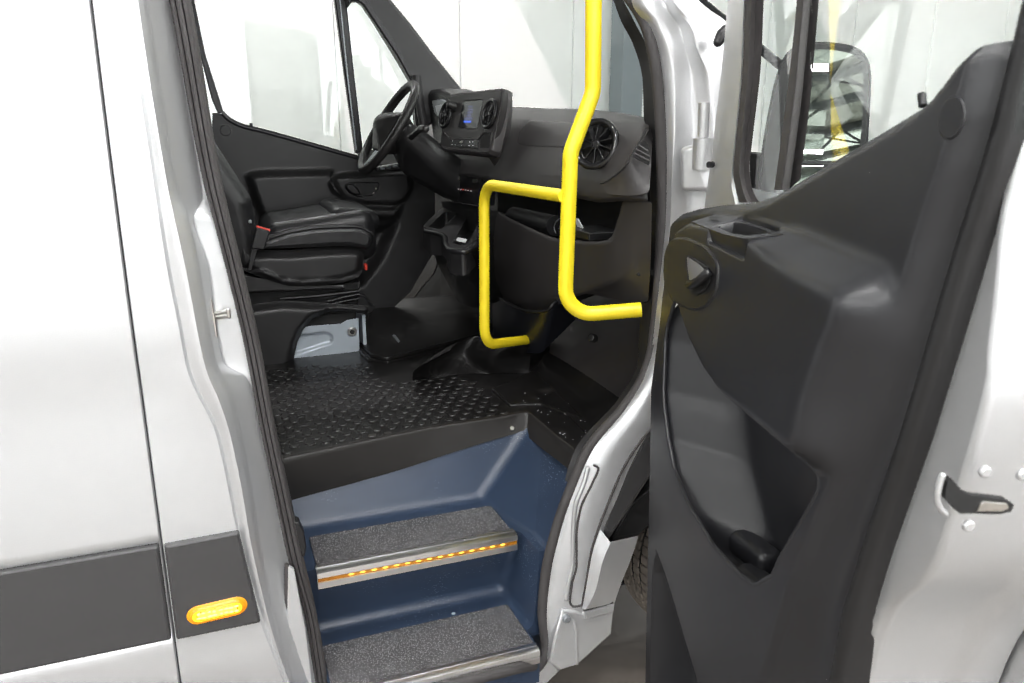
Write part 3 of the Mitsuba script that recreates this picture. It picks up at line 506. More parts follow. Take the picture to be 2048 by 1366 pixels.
# seat base: silver box with a pressed slot and the curved black cover
bx = [(0.1862,0.7804),(0.2844,0.7995),(0.3922,0.7985),(0.4154,0.809),(0.4558,0.8126),(0.453,0.6918),(0.2341,0.684),(0.1786,0.681)]
slot = [(0.2269,0.7693),(0.2859,0.7707),(0.337,0.7712),(0.3572,0.7638),(0.3649,0.7485),(0.3568,0.7293),(0.3167,0.7207),(0.2423,0.7031),(0.2049,0.698)]
def bfn(u, v): return -.010 * sm(-.004, .009, sdf(fillet(slot, .01), u, v))
V('seat_box', relief(bx, bfn, .004, FY(1.235)), 'seat_box_paint', 50, label='pale grey painted seat box with a pressed slot and a bolt')
V('seat_box__side', box((.475, 1.45, .75), (.012, .42, .14)), 'seat_box_paint', False)
bo = [(0.43,1.232,0.7666)][0]
V('seat_box__bolt', disc(bo, (0, -1, 0), .0165, .006, 24, .003), 'chrome', 40)
V('seat_box__bolt_socket', disc(np.array(bo) + [0, -.0062, 0], (0, -1, 0), .009, .0008, 6), 'well_black', 40)
cov = [(0.0026,0.8939),(0.1036,0.8955),(0.1996,0.9011),(0.3146,0.8848),(0.4215,0.8689),(0.4866,0.8598),(0.4911,0.8452),(0.4833,0.828),(0.4609,0.8335),(0.3998,0.8478),(0.3474,0.8488),(0.2942,0.8272),(0.262,0.7934),(0.2409,0.7531),(0.2279,0.7102),(0.2209,0.6824),(0.1911,0.6607),(0.1332,0.6531),(-0.0201,0.6535)]
def cfn(u, v):
    e = sdf(cov, u, v); return -.03 * sm(.035, 0, e) ** 2
V('seat_box__cover', relief(cov, cfn, .006, FY(1.185)), 'trim_black', 60, label='curved black plastic cover with a long grip beside the seat box')
V('seat_box__inner_wall', box((.2, 1.42, .76), (.5, .34, .14)), 'well_black', False)

# ------------------------------------------------------------------ dashboard
rows_d = [[(1.3,3.8418,1.5),(1.3,2.9111,1.5106),(1.3,2.0969,1.5177),(1.3,1.5152,1.519),(1.28,1.0386,1.5131),(1.22,0.7118,1.4971),(1.15,0.451,1.4844)],
          [(1.08,2.8228,1.5205),(1.08,2.1629,1.5309),(1.07,1.301,1.5278),(1.06,0.9587,1.5202),(1.06,0.7689,1.5181),(1.05,0.5825,1.5121),(1.04,0.4181,1.5038),(1.02,0.2641,1.493)],
          [(0.97,2.2945,1.4546),(0.97,1.7943,1.4681),(0.965,1.0261,1.4937),(0.96,0.8825,1.4895),(0.96,0.5532,1.4855),(0.955,0.3925,1.4865),(0.95,0.2509,1.4885),(0.95,0.1376,1.4826)],
          [(0.9,1.9471,1.3543),(0.9,1.5642,1.369),(0.905,0.8688,1.4168),(0.9,0.7323,1.4153),(0.895,0.4108,1.4185),(0.885,0.2492,1.4198),(0.882,0.132,1.4244),(0.9,0.0751,1.4369),(0.93,0.1036,1.441)],
          [(0.87,1.7983,1.2996),(0.87,1.4669,1.3087),(0.868,0.9039,1.3276),(0.866,0.6466,1.3355),(0.86,0.3322,1.3467),(0.855,0.1978,1.3473),(0.858,0.1294,1.359),(0.875,0.0858,1.3834),(0.915,0.0864,1.3933)],
          [(0.865,1.7254,1.2878),(0.865,1.4511,1.2931),(0.862,1.0331,1.3018),(0.86,0.7341,1.3037),(0.856,0.3309,1.3151),(0.852,0.2027,1.3146),(0.853,0.1243,1.3217),(0.865,0.0631,1.3291),(0.9,0.043,1.3232)],
          [(0.9,1.8582,1.2582),(0.9,1.5723,1.2614),(0.9,1.1454,1.2726),(0.9,0.8379,1.2762),(0.9,0.4243,1.2913),(0.9,0.2979,1.2919),(0.9,0.213,1.3002),(0.905,0.1344,1.3099),(0.93,0.0939,1.3107)]]
class Surf:
    def __init__(s, curves, m=120):
        c = np.array([spline(q, m) for q in curves]); s.k, s.m = len(c), m
        s.f = PchipInterpolator(np.arange(s.k), c.reshape(s.k, -1)); s.c = c
    def pts(s, u, v):
        g = s.f(np.clip(u, 0, s.k - 1)).reshape(len(u), s.m, 3); t = np.clip(v, 0, 1) * (s.m - 1); i = np.minimum(t.astype(int), s.m - 2); w = (t - i)[:, None]
        r = np.arange(len(u)); return g[r, i] * (1 - w) + g[r, i + 1] * w
    def frame(s):
        def f(q):
            u, v = q[:, 0], q[:, 1]; e = 1e-2
            p = s.pts(u, v); n = np.cross(s.pts(u + e, v) - s.pts(u - e, v), s.pts(u, v + e) - s.pts(u, v - e)); n /= np.linalg.norm(n, axis=1, keepdims=True) + 1e-12
            n *= np.sign(np.sum(n * (EYE - p), 1, keepdims=True)); return p + n * q[:, 2:3]
        return f
    def inv(s, target):
        u, v = np.meshgrid(np.linspace(0, s.k - 1, 240), np.linspace(0, 1, 240)); P = s.pts(u.ravel(), v.ravel()); d = P - EYE; d /= np.linalg.norm(d, axis=1, keepdims=True)
        out = []
        for t in target:
            e = np.asarray(t) - EYE; e /= np.linalg.norm(e); k = np.argmax(d @ e); out.append((u.ravel()[k], v.ravel()[k]))
        return out
dash = Surf(rows_d)
V('dashboard__shell', loft(rows_d, 90, 120), 'dash_plastic', 60, label='brownish black dashboard shell')
bagP = dash.inv([(0.93,0.816,1.484),(0.93,0.8404,1.4765),(0.93,0.8907,1.4521),(0.93,0.9166,1.4272),(0.93,0.9078,1.4122),(0.93,0.8732,1.4088),(0.93,0.6537,1.4106),(0.93,0.498,1.4135),(0.93,0.4339,1.4801),(0.93,0.5864,1.4827)])
bag = np.array(bagP)
def scaled(fr, su): return lambda q: fr(np.c_[q[:, 0] / su, q[:, 1], q[:, 2]])
bag2 = bag * [.1, 1]
V('dashboard__airbag_panel', relief(fillet(bag2, .004), lambda u, v: .0035 * sm(-.0005, .004, sdf(bag2, u, v)) - .001, .006, scaled(dash.frame(), .1)), 'dash_plastic', 50, label='smooth airbag cover panel in the dashboard face')
# right end cap of the dashboard with demister slots
cap = [(0.93,0.102,1.4701),(0.895,0.073,1.4392),(0.868,0.0656,1.4018),(0.858,0.095,1.3745),(0.85,0.1575,1.3493)]
capl = [(0.97,0.1528,1.4691),(0.93,0.0848,1.4255),(0.91,0.0505,1.3794),(0.89,0.0208,1.3395),(0.85,0.1239,1.3286)]
V('dashboard__end_cap', thick(loft([[tuple(np.array(p) + [-.006, -.004, 0]) for p in cap], [tuple(np.array(p) + [-.006, -.006, 0]) for p in capl]], 14, 24), .003), 'dash_plastic', 50)
V('dashboard__seam', tube([tuple(np.array(q) + [-.010, -.006, .001]) for q in spline(cap, 40)], .0016, sides=6), 'well_black', True)
dm = [[(0.868,0.028,1.4451),(0.86,0.032,1.4337),(0.853,0.0335,1.4214),(0.852,0.0289,1.4133)], [(0.875,0.0194,1.4463),(0.884,0.0187,1.4287),(0.884,0.0129,1.4104),(0.88,0.0089,1.3972)]]
V('dashboard__demister_recess', loft(dm, 8, 20), 'well_black', False)
for a, b in [[(0.862,0.0254,1.4391),(0.878,0.0102,1.4261)],[(0.857,0.0264,1.4309),(0.878,0.0051,1.416)],[(0.852,0.0253,1.4228),(0.877,0.0026,1.4069)]]:
    V('dashboard__demister_fin', tube([a, b], .0022, sides=8), 'dash_plastic', 40)

def vent(key, c, n, R, up=(0, 0, 1), label=None):
    n = np.asarray(n, float); n /= np.linalg.norm(n); u = np.cross(up, n); u /= np.linalg.norm(u); w = np.cross(n, u); c = np.asarray(c, float)
    a = np.arange(48) * 2 * np.pi / 48
    circ = c + R * .88 * (np.cos(a)[:, None] * u + np.sin(a)[:, None] * w)
    V(key + '__ring', cat(tube(circ + n * .004, R * .13, sides=12, closed=True), tube(c + (circ - c) * .84 - n * .004, R * .035, sides=8, closed=True)), 'gloss_black', True, label=label)
    V(key + '__bowl', disc(c - n * .018, n, R * .9, .002, 40), 'well_black', False)
    for k in range(10):
        t = 2 * np.pi * k / 10 + .3; d = np.cos(t) * u + np.sin(t) * w; s = np.cross(n, d)
        q = [c + d * R * .17, c + d * R * .80]
        V(key + '__blade', hull([(q[0] + n * .006 + s * .002, .0013), (q[1] + n * .001 + s * .002, .0013), (q[0] - n * .012 - s * .004, .0013), (q[1] - n * .012 - s * .004, .0013)], 8), 'gloss_black', True)
    V(key + '__hub', cat(disc(c - n * .006, n, R * .18, .012, 24, .004), tube(c + (circ - c) * .21 + n * .004, R * .025, sides=6, closed=True)), 'gloss_black', 40)
vc = np.array([(0.872,0.2294,1.4311)][0]) + np.array([-.80, -.52, .24]) * .013
vent('air_vent', vc, (-.80, -.52, .24), .060, label='round gloss black turbine air vent at the right end of the dashboard')

# centre unit with the screen
UN = (np.array([0.79000,1.23500,1.45000]),np.array([0.12253,-0.99247,0.00000]),np.array([0.26104,0.03223,0.96479]),np.array([-0.95752,-0.11821,0.26302]))
uf = [(-0.0167,-0.0624),(-0.0546,0.0204),(-0.0422,0.0934),(-0.0289,0.1241),(0.0157,0.1282),(0.3429,0.1355),(0.3671,0.1273),(0.3727,0.1031),(0.3791,-0.0546),(0.3691,-0.0688),(0.3328,-0.0734),(0.0151,-0.0717)]
V('centre_unit__housing', slab(fillet(uf, .006), -.035, .0, FF(UN), .010), 'dash_plastic', 40, label='dark dashboard centre unit holding the screen and two round vents')
V('centre_unit__shoulder', loft([[(0.845,0.8199,1.5711),(0.842,0.8252,1.5215),(0.838,0.8459,1.4637),(0.835,0.8843,1.3961),(0.835,0.9227,1.3748)], [(0.885,0.8765,1.5701),(0.878,0.8666,1.5219),(0.866,0.8698,1.4529),(0.855,0.8993,1.3862),(0.85,0.9375,1.36)], [(0.96,1.0406,1.5502),(0.93,0.9612,1.4969),(0.89,0.8994,1.4251),(0.868,0.908,1.3673),(0.862,0.9432,1.3439)]], 12, 20), 'dash_plastic', 60)
V('centre_unit__screen', slab([(0.0936,0.0982),(0.2461,0.0991),(0.2494,0.0091),(0.1018,0.0086)], .0, .0015, FF(UN), .001, .003), 'gloss_black', 40, label='small lit screen with a blue bar in the centre unit')
V('centre_unit__screen_edge', slab([(0.0932,0.0991),(0.226,0.1026),(0.2272,0.1002),(0.1031,0.0956)], .0, .003, FF(UN)), 'well_black', False)
V('centre_unit__screen_bar', slab([(0.1354,0.0321),(0.1956,0.0325),(0.1948,0.0269),(0.1365,0.0264)], .0016, .0022, FF(UN)), 'gloss_black', False, emitter=glow((.03, .13, 1.0), 1.2))
for y0, x0, x1 in ((211, 939, 946), (218, 937, 947), (224, 935, 948), (230, 935, 944), (236, 931, 947)):
    pass
for q in [[(0.1473,0.0796),(0.1783,0.0793),(0.1785,0.0767),(0.1475,0.0769)],[(0.1486,0.0698),(0.1911,0.0695),(0.1913,0.0669),(0.1488,0.0672)],[(0.1491,0.0616),(0.1916,0.0615),(0.1918,0.0589),(0.1493,0.059)],[(0.1504,0.0518),(0.1814,0.0518),(0.1817,0.0492),(0.1506,0.0492)],[(0.136,0.042),(0.198,0.0422),(0.1983,0.0396),(0.1362,0.0394)]]:
    V('centre_unit__screen_line', slab(q, .0016, .0020, FF(UN)), 'gloss_black', False, emitter=glow((.16, .18, .6), .7))
ve = [[(0.3268,0.0534),(-0.0138,0.0501)]][0]
for a, b in ve:
    O, Uu, Vv, Ww = UN
    vent('round_vent', O + Uu * a + Vv * b + Ww * .004, Ww, .047, label=None)
for q in [[(0.2803,-0.0078),(0.3065,-0.0026),(0.3518,-0.0017),(0.3658,-0.0489),(0.3031,-0.0511)],[(-0.0291,-0.0088),(0.0067,-0.0099),(0.058,-0.0326),(0.0668,-0.0561),(-0.0172,-0.0538)]]:
    V('centre_unit__pocket', slab(q, .0, .0008, FF(UN), 0, .002), 'well_black', False)
V('centre_unit__button_strip', slab([(0.0621,-0.0325),(0.2785,-0.0251),(0.286,-0.0533),(0.07,-0.0543)], 0, .003, FF(UN), .001, .002), 'satin_black', 40)
V('centre_unit__crease', slab([(-0.0039,-0.0066),(0.0645,-0.0291),(0.2732,-0.0221),(0.299,-0.0019),(0.3069,-0.0033),(0.2803,-0.0251),(0.0626,-0.0333),(-0.0111,-0.0094)], 0, .004, FF(UN), .001), 'dash_plastic', 40)
for k, q in enumerate([[(0.0801,-0.0346),(0.0883,-0.0343),(0.0898,-0.037),(0.0816,-0.0372)],[(0.0828,-0.0471),(0.091,-0.0469),(0.0925,-0.0495),(0.0843,-0.0498)],[(0.1078,-0.0472),(0.1159,-0.0469),(0.1173,-0.0495),(0.1092,-0.0498)],[(0.1589,-0.048),(0.1667,-0.0477),(0.1681,-0.0503),(0.1603,-0.0506)],[(0.2158,-0.034),(0.2234,-0.0338),(0.2247,-0.0364),(0.2172,-0.0366)],[(0.2383,-0.0334),(0.2457,-0.0332),(0.247,-0.0357),(0.2396,-0.0359)],[(0.2184,-0.0461),(0.226,-0.0458),(0.2273,-0.0483),(0.2198,-0.0486)],[(0.2446,-0.0452),(0.252,-0.045),(0.2533,-0.0475),(0.2459,-0.0477)]]):
    V('centre_unit__button_mark', slab(q, .003, .0036, FF(UN)), 'white_paper', False)
V('centre_unit__lit_button', slab([(0.146,-0.0352),(0.1686,-0.0329),(0.171,-0.0411),(0.1495,-0.0417)], .003, .006, FF(UN), .001), 'chrome', 40)
ph = UN[0] + UN[1] * [(0.0377,0.0805)][0][0] + UN[2] * [(0.0377,0.0805)][0][1]
ax = UN[3] * .9 + UN[1] * -.25
put('phone_mount', cat(disc(ph + UN[1] * .004, ax, .0135, .030, 24, .003), disc(ph + UN[1] * .002 - UN[2] * .01, UN[3], .008, .016, 16)), 'satin_black', 40, label='round black phone mount clipped beside the screen', cat='phone mount')
put('phone_mount__pad', disc(ph + UN[1] * .004 + ax / np.linalg.norm(ax) * .0302, ax, .0115, .001, 24), 'trim_grey', 40)
# instrument cluster behind the wheel
V('instrument_cluster__hood', slab([(1.7472,1.5579),(1.7441,1.5847),(1.7043,1.597),(1.6008,1.5978),(1.4776,1.5837),(1.339,1.5581),(1.384,1.4474),(1.4952,1.3723),(1.6531,1.3662),(1.7016,1.4808)], -.12, 0, FX(.86), .02, .01), 'trim_black', 40)
V('instrument_cluster__glass', slab([(1.6378,1.5543),(1.496,1.5574),(1.4241,1.5439),(1.4675,1.4964),(1.5641,1.4945),(1.6058,1.5093)], 0, .008, FX(.859), .003, .006), 'grey_satin', 40)
V('instrument_cluster__display', slab([(1.5779,1.535),(1.4466,1.5389),(1.4767,1.5),(1.5459,1.4982)], 0, .003, FX(.851), 0, .003), 'white_paper', 40)
V('column_shroud', hull([((.70, 1.38, 1.42), .05), ((.70, 1.55, 1.42), .05), ((.9, 1.40, 1.25), .07), ((.9, 1.58, 1.25), .07), ((.72, 1.45, 1.33), .05)], 20), 'trim_black', True)
V('gear_stalk', tube([(0.66,1.2086,1.4271),(0.66,1.1169,1.4499),(0.66,1.0448,1.4604)], .010, sides=12), 'satin_black')
V('gear_stalk__knob', hull([([(0.66,1.064,1.4585)][0], .013), ([(0.66,1.0141,1.4578)][0], .012)]), 'wheel_leather', True)

# steering wheel
C0, tau = np.array([.646, 1.50, 1.456]), math.radians(33)
wn = np.array([-math.cos(tau), 0, math.sin(tau)]); wu = np.array([0, 1.0, 0]); wv = np.array([math.sin(tau), 0, math.cos(tau)])
a = np.arange(72) * 2 * np.pi / 72
V('steering_wheel__rim', tube(C0 + .180 * (np.cos(a)[:, None] * wu + np.sin(a)[:, None] * wv), .0165, sides=18, closed=True), 'wheel_leather', True, label='black leather steering wheel rim')
V('steering_wheel__hub', hull([(C0 + wu * .085 - wn * .012 + wv * .045, .022), (C0 - wu * .085 - wn * .012 + wv * .045, .022), (C0 + wu * .06 - wn * .015 - wv * .075, .022), (C0 - wu * .06 - wn * .015 - wv * .075, .022), (C0 + wn * .012, .045), (C0 - wn * .09, .05)], 24), 'wheel_leather', True)
for ang in (20, 160, 262, 278):
    d = math.cos(math.radians(ang)) * wu + math.sin(math.radians(ang)) * wv; s = np.cross(wn, d)
    V('steering_wheel__spoke', hull([(C0 + d * .06 - wn * .02 + s * .014, .010), (C0 + d * .06 - wn * .02 - s * .014, .010), (C0 + d * .172 - wn * .004, .009)], 12), 'grey_satin' if ang > 200 else 'satin_black', True)

# lower dashboard: switches, cup holder shelf, glove tray, console column
V('switch_panel', slab([(1.4885,1.2871),(1.0746,1.3005),(1.0993,1.2018),(1.4494,1.1812)], -.05, .0, FX(.868), .004, .004), 'satin_black', 40)
for q in [[(1.3829,1.2812),(1.3258,1.2851),(1.3266,1.2725),(1.3837,1.2684)],[(1.1722,1.2871),(1.1224,1.2889),(1.1229,1.2772),(1.1728,1.2751)]]:
    V('switch_panel__socket', slab(q, 0, .004, FX(.866), .001), 'chrome', 40)
for q in [(0.858,1.3221,1.2407),(0.858,1.2912,1.2414),(0.858,1.2371,1.2442),(0.858,1.2079,1.2449),(0.858,1.1735,1.2461)]:
    V('switch_panel__mark', box(q, (.004, .004, .004)), 'white_paper', False)
V('switch_panel__lit_mark', box([(0.858,1.2669,1.2435)][0], (.004, .004, .004)), 'red_plastic', False, emitter=glow((1, .05, .02), .6))
ch = [(0.6887,1.195),(0.7473,1.3482),(0.9148,1.7431),(0.976,1.8023),(1.0012,1.5197),(1.0349,1.368),(0.9059,1.113),(0.693,0.6859),(0.6716,0.6561),(0.6416,0.7054),(0.6597,0.7985),(0.6971,0.9383),(0.7035,1.0074),(0.673,1.0437)]
ph1 = [(0.7093,1.1851),(0.8666,1.5522),(0.9012,1.5035),(0.7292,1.1098)]; ph2 = [(0.687,0.8164),(0.9159,1.3953),(0.9391,1.3214),(0.7035,0.7477)]
def extr(o, z0, z1, r, sc=1.0):
    o = np.array(o); o = fillet(o, r); o = o if np.sum(o[:, 0] * np.roll(o[:, 1], -1) - np.roll(o[:, 0], -1) * o[:, 1]) > 0 else o[::-1]
    c = o.mean(0); return m3.CrossSection([(o - c).tolist()]).extrude(z1 - z0, scale_top=(sc, sc)).translate((c[0], c[1], z0))
shelf = extr(ch, 1.055, 1.123, .014) + extr(np.mean(ch, 0) + (np.array(ch) - np.mean(ch, 0)) * .985, 1.12, 1.130, .014)
shelf = shelf - extr(ph1, 1.078, 1.14, .010, 1.12) - extr(ph2, 1.078, 1.14, .010, 1.12)
V('cup_holder__shelf', tri(shelf), 'trim_black', 30, label='black twin cup holder shelf below the switches')
put('paper_slip', slab([(0.7994,1.5036),(0.9371,1.8327),(0.9592,1.7862),(0.8149,1.4516)], 0, .0015, FZ(1.090)), 'white_paper', False, label='folded white paper slip in the left cup holder', cat='paper')
put('paper_slip', slab([(0.7403,0.995),(0.7603,0.9175),(0.734,0.8501),(0.7169,0.9114)], 0, .0015, FZ(1.118)), 'white_paper', False, label='small white paper edge in the right cup holder', cat='paper')
V('cup_holder__rim', tube(spline([(0.6636,1.0723,1.13),(0.6912,0.964,1.13),(0.6476,0.7622,1.13),(0.6316,0.6712,1.13),(0.6612,0.6232,1.13),(0.6985,0.6839,1.13),(0.7413,0.7677,1.13)], 40), .008, sides=10), 'satin_black', True)
V('cup_holder__body', loft([[(0.735,1.293,1.0867),(0.705,0.9639,1.0808),(0.7,0.7233,1.1062),(0.77,0.6861,1.1666)], [(0.82,1.5194,0.9491),(0.8,1.237,0.9513),(0.8,1.0176,0.9619),(0.85,0.8964,0.9847)], [(0.97,1.7352,0.7289),(0.95,1.4618,0.7582),(0.94,1.19,0.8368),(0.93,1.005,0.8779)]], 16, 24), 'dark_plastic', 60)
V('lower_dash', loft([[(0.92,1.7981,1.1494),(0.9,1.5444,1.1706),(0.9,1.2027,1.1863),(0.9,0.9941,1.1914),(0.9,0.9462,1.1901)], [(0.96,1.9616,0.9128),(0.93,1.4865,0.9756),(0.9,1.1238,1.0801),(0.895,0.9809,1.1338),(0.895,0.9235,1.1542)], [(1.05,2.3193,0.4927),(1.03,1.7454,0.7218),(1.0,1.361,0.8265),(0.98,1.2195,0.8575),(0.97,1.0871,0.8676)]], 20, 20), 'well_black', 60)
gl = [[(0.885,0.9621,1.1955),(0.885,0.773,1.1827),(0.885,0.524,1.1742),(0.885,0.3775,1.1866),(0.885,0.2216,1.2063),(0.885,0.1785,1.222),(0.886,0.1488,1.2679),(0.888,0.1182,1.3188),(0.9,0.0318,1.3178)],
      [(0.88,0.9776,1.1744),(0.879,0.7743,1.1691),(0.878,0.5179,1.1629),(0.878,0.362,1.1762),(0.878,0.2046,1.197),(0.88,0.1485,1.217),(0.883,0.1213,1.2667),(0.886,0.1002,1.315),(0.9,0.023,1.3144)],
      [(0.893,1.0517,1.0564),(0.886,0.818,1.0483),(0.882,0.5591,1.0434),(0.882,0.3654,1.0751),(0.884,0.2053,1.1133),(0.886,0.1295,1.1454),(0.89,0.0866,1.176),(0.896,0.0628,1.2024),(0.905,0.0265,1.2153)],
      [(0.935,1.18,0.8971),(0.92,1.0026,0.8968),(0.91,0.7488,0.9128),(0.91,0.5213,0.9819),(0.92,0.4126,1.0328),(0.925,0.3038,1.0496),(0.93,0.205,1.0572),(0.935,0.1393,1.066),(0.94,0.0878,1.0816)]]
def bykey(r, n=72): return PchipInterpolator(np.arange(len(r)), np.asarray(r, float))(np.linspace(0, len(r) - 1, n))
V('glove_tray__front', loft([bykey(r) for r in gl], 40, raw=True), 'dash_plastic', 60, label='black panel with an open glove tray below the dashboard')
V('glove_tray__inside', cat(slab([(1.4099,1.2246),(0.215,1.3245),(0.1942,1.1057),(1.4162,0.9139)], -.01, 0, FX(1.04)), box((.97, .55, 1.150), (.13, .95, .01))), 'well_black', False)
b0, b1 = [(0.935,0.9558,1.1811),(0.935,0.6142,1.1911)]
put('rolled_bag', tube([b0, b1], .030, sides=20), 'leather', 60, label='rolled black fabric bag lying in the glove tray', cat='rolled bag')
put('booklet', box(tuple(np.mean([(0.93,0.3887,1.2156),(0.93,0.3237,1.1983)], 0)), (.10, .14, .02), .003), 'satin_black', 40, label='dark booklet lying in the glove tray behind the white card', cat='booklet')
put('white_card', slab([(0.426,1.2372),(0.4044,1.2384),(0.3513,1.2022),(0.3809,1.1982)], -.002, .002, FX(.905)), 'white_paper', False, label='narrow white card leaning in the glove tray behind the yellow pole', cat='card')
cw = [(0.9,0.5344,1.1832),(0.9,0.5488,1.1967),(0.9,0.5287,1.2173),(0.9,0.4954,1.2294),(0.9,0.469,1.2271),(0.9,0.4949,1.2159),(0.9,0.5143,1.197)]
put('charging_cable', tube(spline(cw, 40), .0015, sides=6), 'grey_satin', True, label='thin pale cable curled in the glove tray', cat='cable')
cyl = [[(0.95,1.2342,0.8852),(0.9,0.9482,0.903),(0.87,0.6499,0.9356),(0.88,0.5058,0.982),(0.93,0.532,1.0044),(0.99,0.5936,1.0171)], [(0.96,1.2523,0.8522),(0.91,0.9757,0.8615),(0.885,0.6863,0.882),(0.9,0.55,0.929),(0.95,0.5814,0.9625),(1.0,0.6132,0.982)], [(0.98,1.301,0.6925),(0.94,1.0582,0.7121),(0.915,0.7589,0.769),(0.93,0.6726,0.8013),(0.98,0.6728,0.8444),(1.03,0.6726,0.8879)]]
V('console_column', loft(cyl, 16, 40), 'navy_black', 60, label='dark round column base under the dashboard')
V('console_column__joint', tube(spline([tuple(np.array(q) + [-.004, -.002, 0]) for q in cyl[0]], 40), .005, sides=8), 'satin_black', True)
V('wheel_arch_trim', thick(loft([[(1.05,2.4589,0.8313),(1.05,2.4847,0.775),(1.05,2.8278,0.6041),(1.05,3.2825,0.3655)], [(1.06,2.3234,0.8389),(1.06,2.3671,0.7682),(1.06,2.6897,0.5876),(1.06,3.0809,0.3966)]], 8, 20), .01), 'trim_black', 40)
V('footwell_wall', slab([(5.1895,1.2263),(0.343,1.4128),(0.2877,0.8596),(5.8334,-0.7467)], -.01, 0, FX(1.16)), 'well_black', False)
V('pedal_glint', tube([(1.05,2.4652,0.864),(1.05,2.4603,0.8181)], .003, sides=6), 'grey_satin', True)

# ------------------------------------------------------------------ front post, hinge, lower sill, wing and wheel on the near side
ap = [[(0.8621,0.14,1.8534),(0.8664,0.1,1.8465),(0.8988,0.11,1.8505),(0.8995,0.08,1.8451),(0.9347,0.09,1.8493)], [(0.8647,0.085,1.7301),(0.882,0.055,1.7273),(0.9255,0.065,1.7305),(0.9336,0.035,1.7273),(0.9978,0.05,1.7378)],
      [(0.8958,0.075,1.6817),(0.9141,0.045,1.6795),(0.961,0.055,1.6822),(0.9693,0.022,1.6793),(1.0761,0.05,1.6938)], [(0.92,0.07,1.6276),(0.9365,0.035,1.6257),(0.9798,0.046,1.6275),(0.9872,0.01,1.6253),(1.1211,0.05,1.6651)],
      [(0.9292,0.068,1.5742),(0.9465,0.03,1.573),(0.9909,0.04,1.574),(1.013,0.004,1.5729),(1.1454,0.05,1.6164)], [(0.9412,0.065,1.4643),(0.9497,0.026,1.465),(1.0012,0.034,1.4645),(1.0342,0.002,1.4648),(1.1604,0.05,1.4631)],
      [(0.9464,0.062,1.3896),(0.947,0.024,1.3918),(1.0053,0.032,1.3901),(1.0428,0.002,1.391),(1.168,0.05,1.3855)], [(0.9495,0.06,1.2743),(0.9479,0.022,1.2789),(0.996,0.035,1.2752),(1.0379,0.004,1.277),(1.1798,0.05,1.2653)],
      [(0.9433,0.058,1.137),(0.9383,0.02,1.1445),(0.9732,0.03,1.1401),(1.0083,0.003,1.1428),(1.1222,0.03,1.1295)], [(0.9315,0.055,0.9842),(0.9277,0.018,0.9946),(0.9551,0.028,0.9891),(0.9785,0.002,0.9938),(1.0796,0.03,0.9759)]]
V('front_post', loft(ap, 110, 60), 'silver_paint', 60, label='silver front door post with hinge, beside the open door')
lo = [[(0.9315,0.055,0.9842),(0.9324,0.03,0.9909),(0.9398,0.012,0.995),(0.9598,0.006,0.9946),(0.9877,0.012,0.9901)], [(0.9096,0.052,0.9117),(0.9129,0.026,0.9193),(0.9244,0.01,0.923),(0.9499,0.004,0.9218),(0.9765,0.012,0.9162)], [(0.8563,0.05,0.8371),(0.8657,0.024,0.8426),(0.8858,0.008,0.8382),(0.9147,0.002,0.824),(0.9402,0.012,0.8068)],
      [(0.7737,0.046,0.7564),(0.7875,0.022,0.7578),(0.8182,0.006,0.7508),(0.8653,0.0,0.7334),(0.8887,0.012,0.7182)], [(0.7274,0.044,0.6605),(0.7431,0.02,0.6651),(0.7745,0.005,0.6589),(0.8236,-0.002,0.6406),(0.8449,0.012,0.6249)], [(0.6935,0.042,0.5704),(0.7114,0.019,0.5762),(0.7443,0.004,0.5736),(0.7879,-0.003,0.5648),(0.8079,0.012,0.5504)],
      [(0.6652,0.038,0.4454),(0.684,0.016,0.4542),(0.717,0.003,0.4545),(0.7556,-0.004,0.45),(0.7758,0.012,0.4334)], [(0.6578,0.036,0.3456),(0.6734,0.012,0.3573),(0.7056,0.002,0.3559),(0.7423,-0.004,0.355),(0.7638,0.012,0.3394)], [(0.6642,0.03,0.2567),(0.6741,0.01,0.2539),(0.6893,0.002,0.2414),(0.7142,-0.002,0.2347),(0.7371,0.012,0.2213)]]
V('front_post__lower_band', loft(lo, 100, 40), 'silver_paint', 60, label='curved silver band below the front post, running down to the sill')
gap = [(0.7708,0.012,0.7246),(0.7823,0.009,0.7177),(0.7663,0.008,0.6805),(0.7385,0.008,0.6218),(0.7285,0.005,0.5554),(0.7294,0.003,0.4798),(0.7183,0.002,0.4319),(0.7137,0.001,0.3834),(0.724,0.0,0.3706),(0.7471,-0.004,0.3731)]
V('front_post__joint', tube([tuple(np.array(q) + [0, -.003, 0]) for q in spline(gap, 60)], .0026, sides=8), 'seal_rubber', True)
rib = [(0.7601,0.016,0.7196),(0.749,0.012,0.6842),(0.7266,0.01,0.6243),(0.7221,0.008,0.5564),(0.7212,0.005,0.4818),(0.7114,0.004,0.435),(0.7053,0.003,0.3896)]
V('front_post__pressed_rib', tube(spline(rib, 60), .0055, sides=12), 'silver_paint', True)
V('front_post__joint', tube(spline([(0.9123,0.0,0.7978),(0.878,-0.003,0.764),(0.8394,-0.004,0.7077),(0.8018,-0.005,0.6215),(0.7815,-0.005,0.5684),(0.765,-0.005,0.5126),(0.7526,-0.006,0.429),(0.745,-0.006,0.3694),(0.7493,-0.006,0.3573),(0.7867,-0.006,0.3566),(0.8272,-0.006,0.3594)], 60), .0028, sides=8), 'seal_rubber', True)
wing = [(0.8984,0.7848),(0.8799,0.7588),(0.8432,0.7002),(0.8098,0.6176),(0.792,0.5637),(0.8159,0.5246),(0.9167,0.6673),(0.9533,0.7386),(0.9479,0.8277)]
V('wheel_arch_lip', slab(wing, -.06, .0, FY(.0), .012), 'trim_grey', 40, label='dark grey wheel arch trim beside the open door')
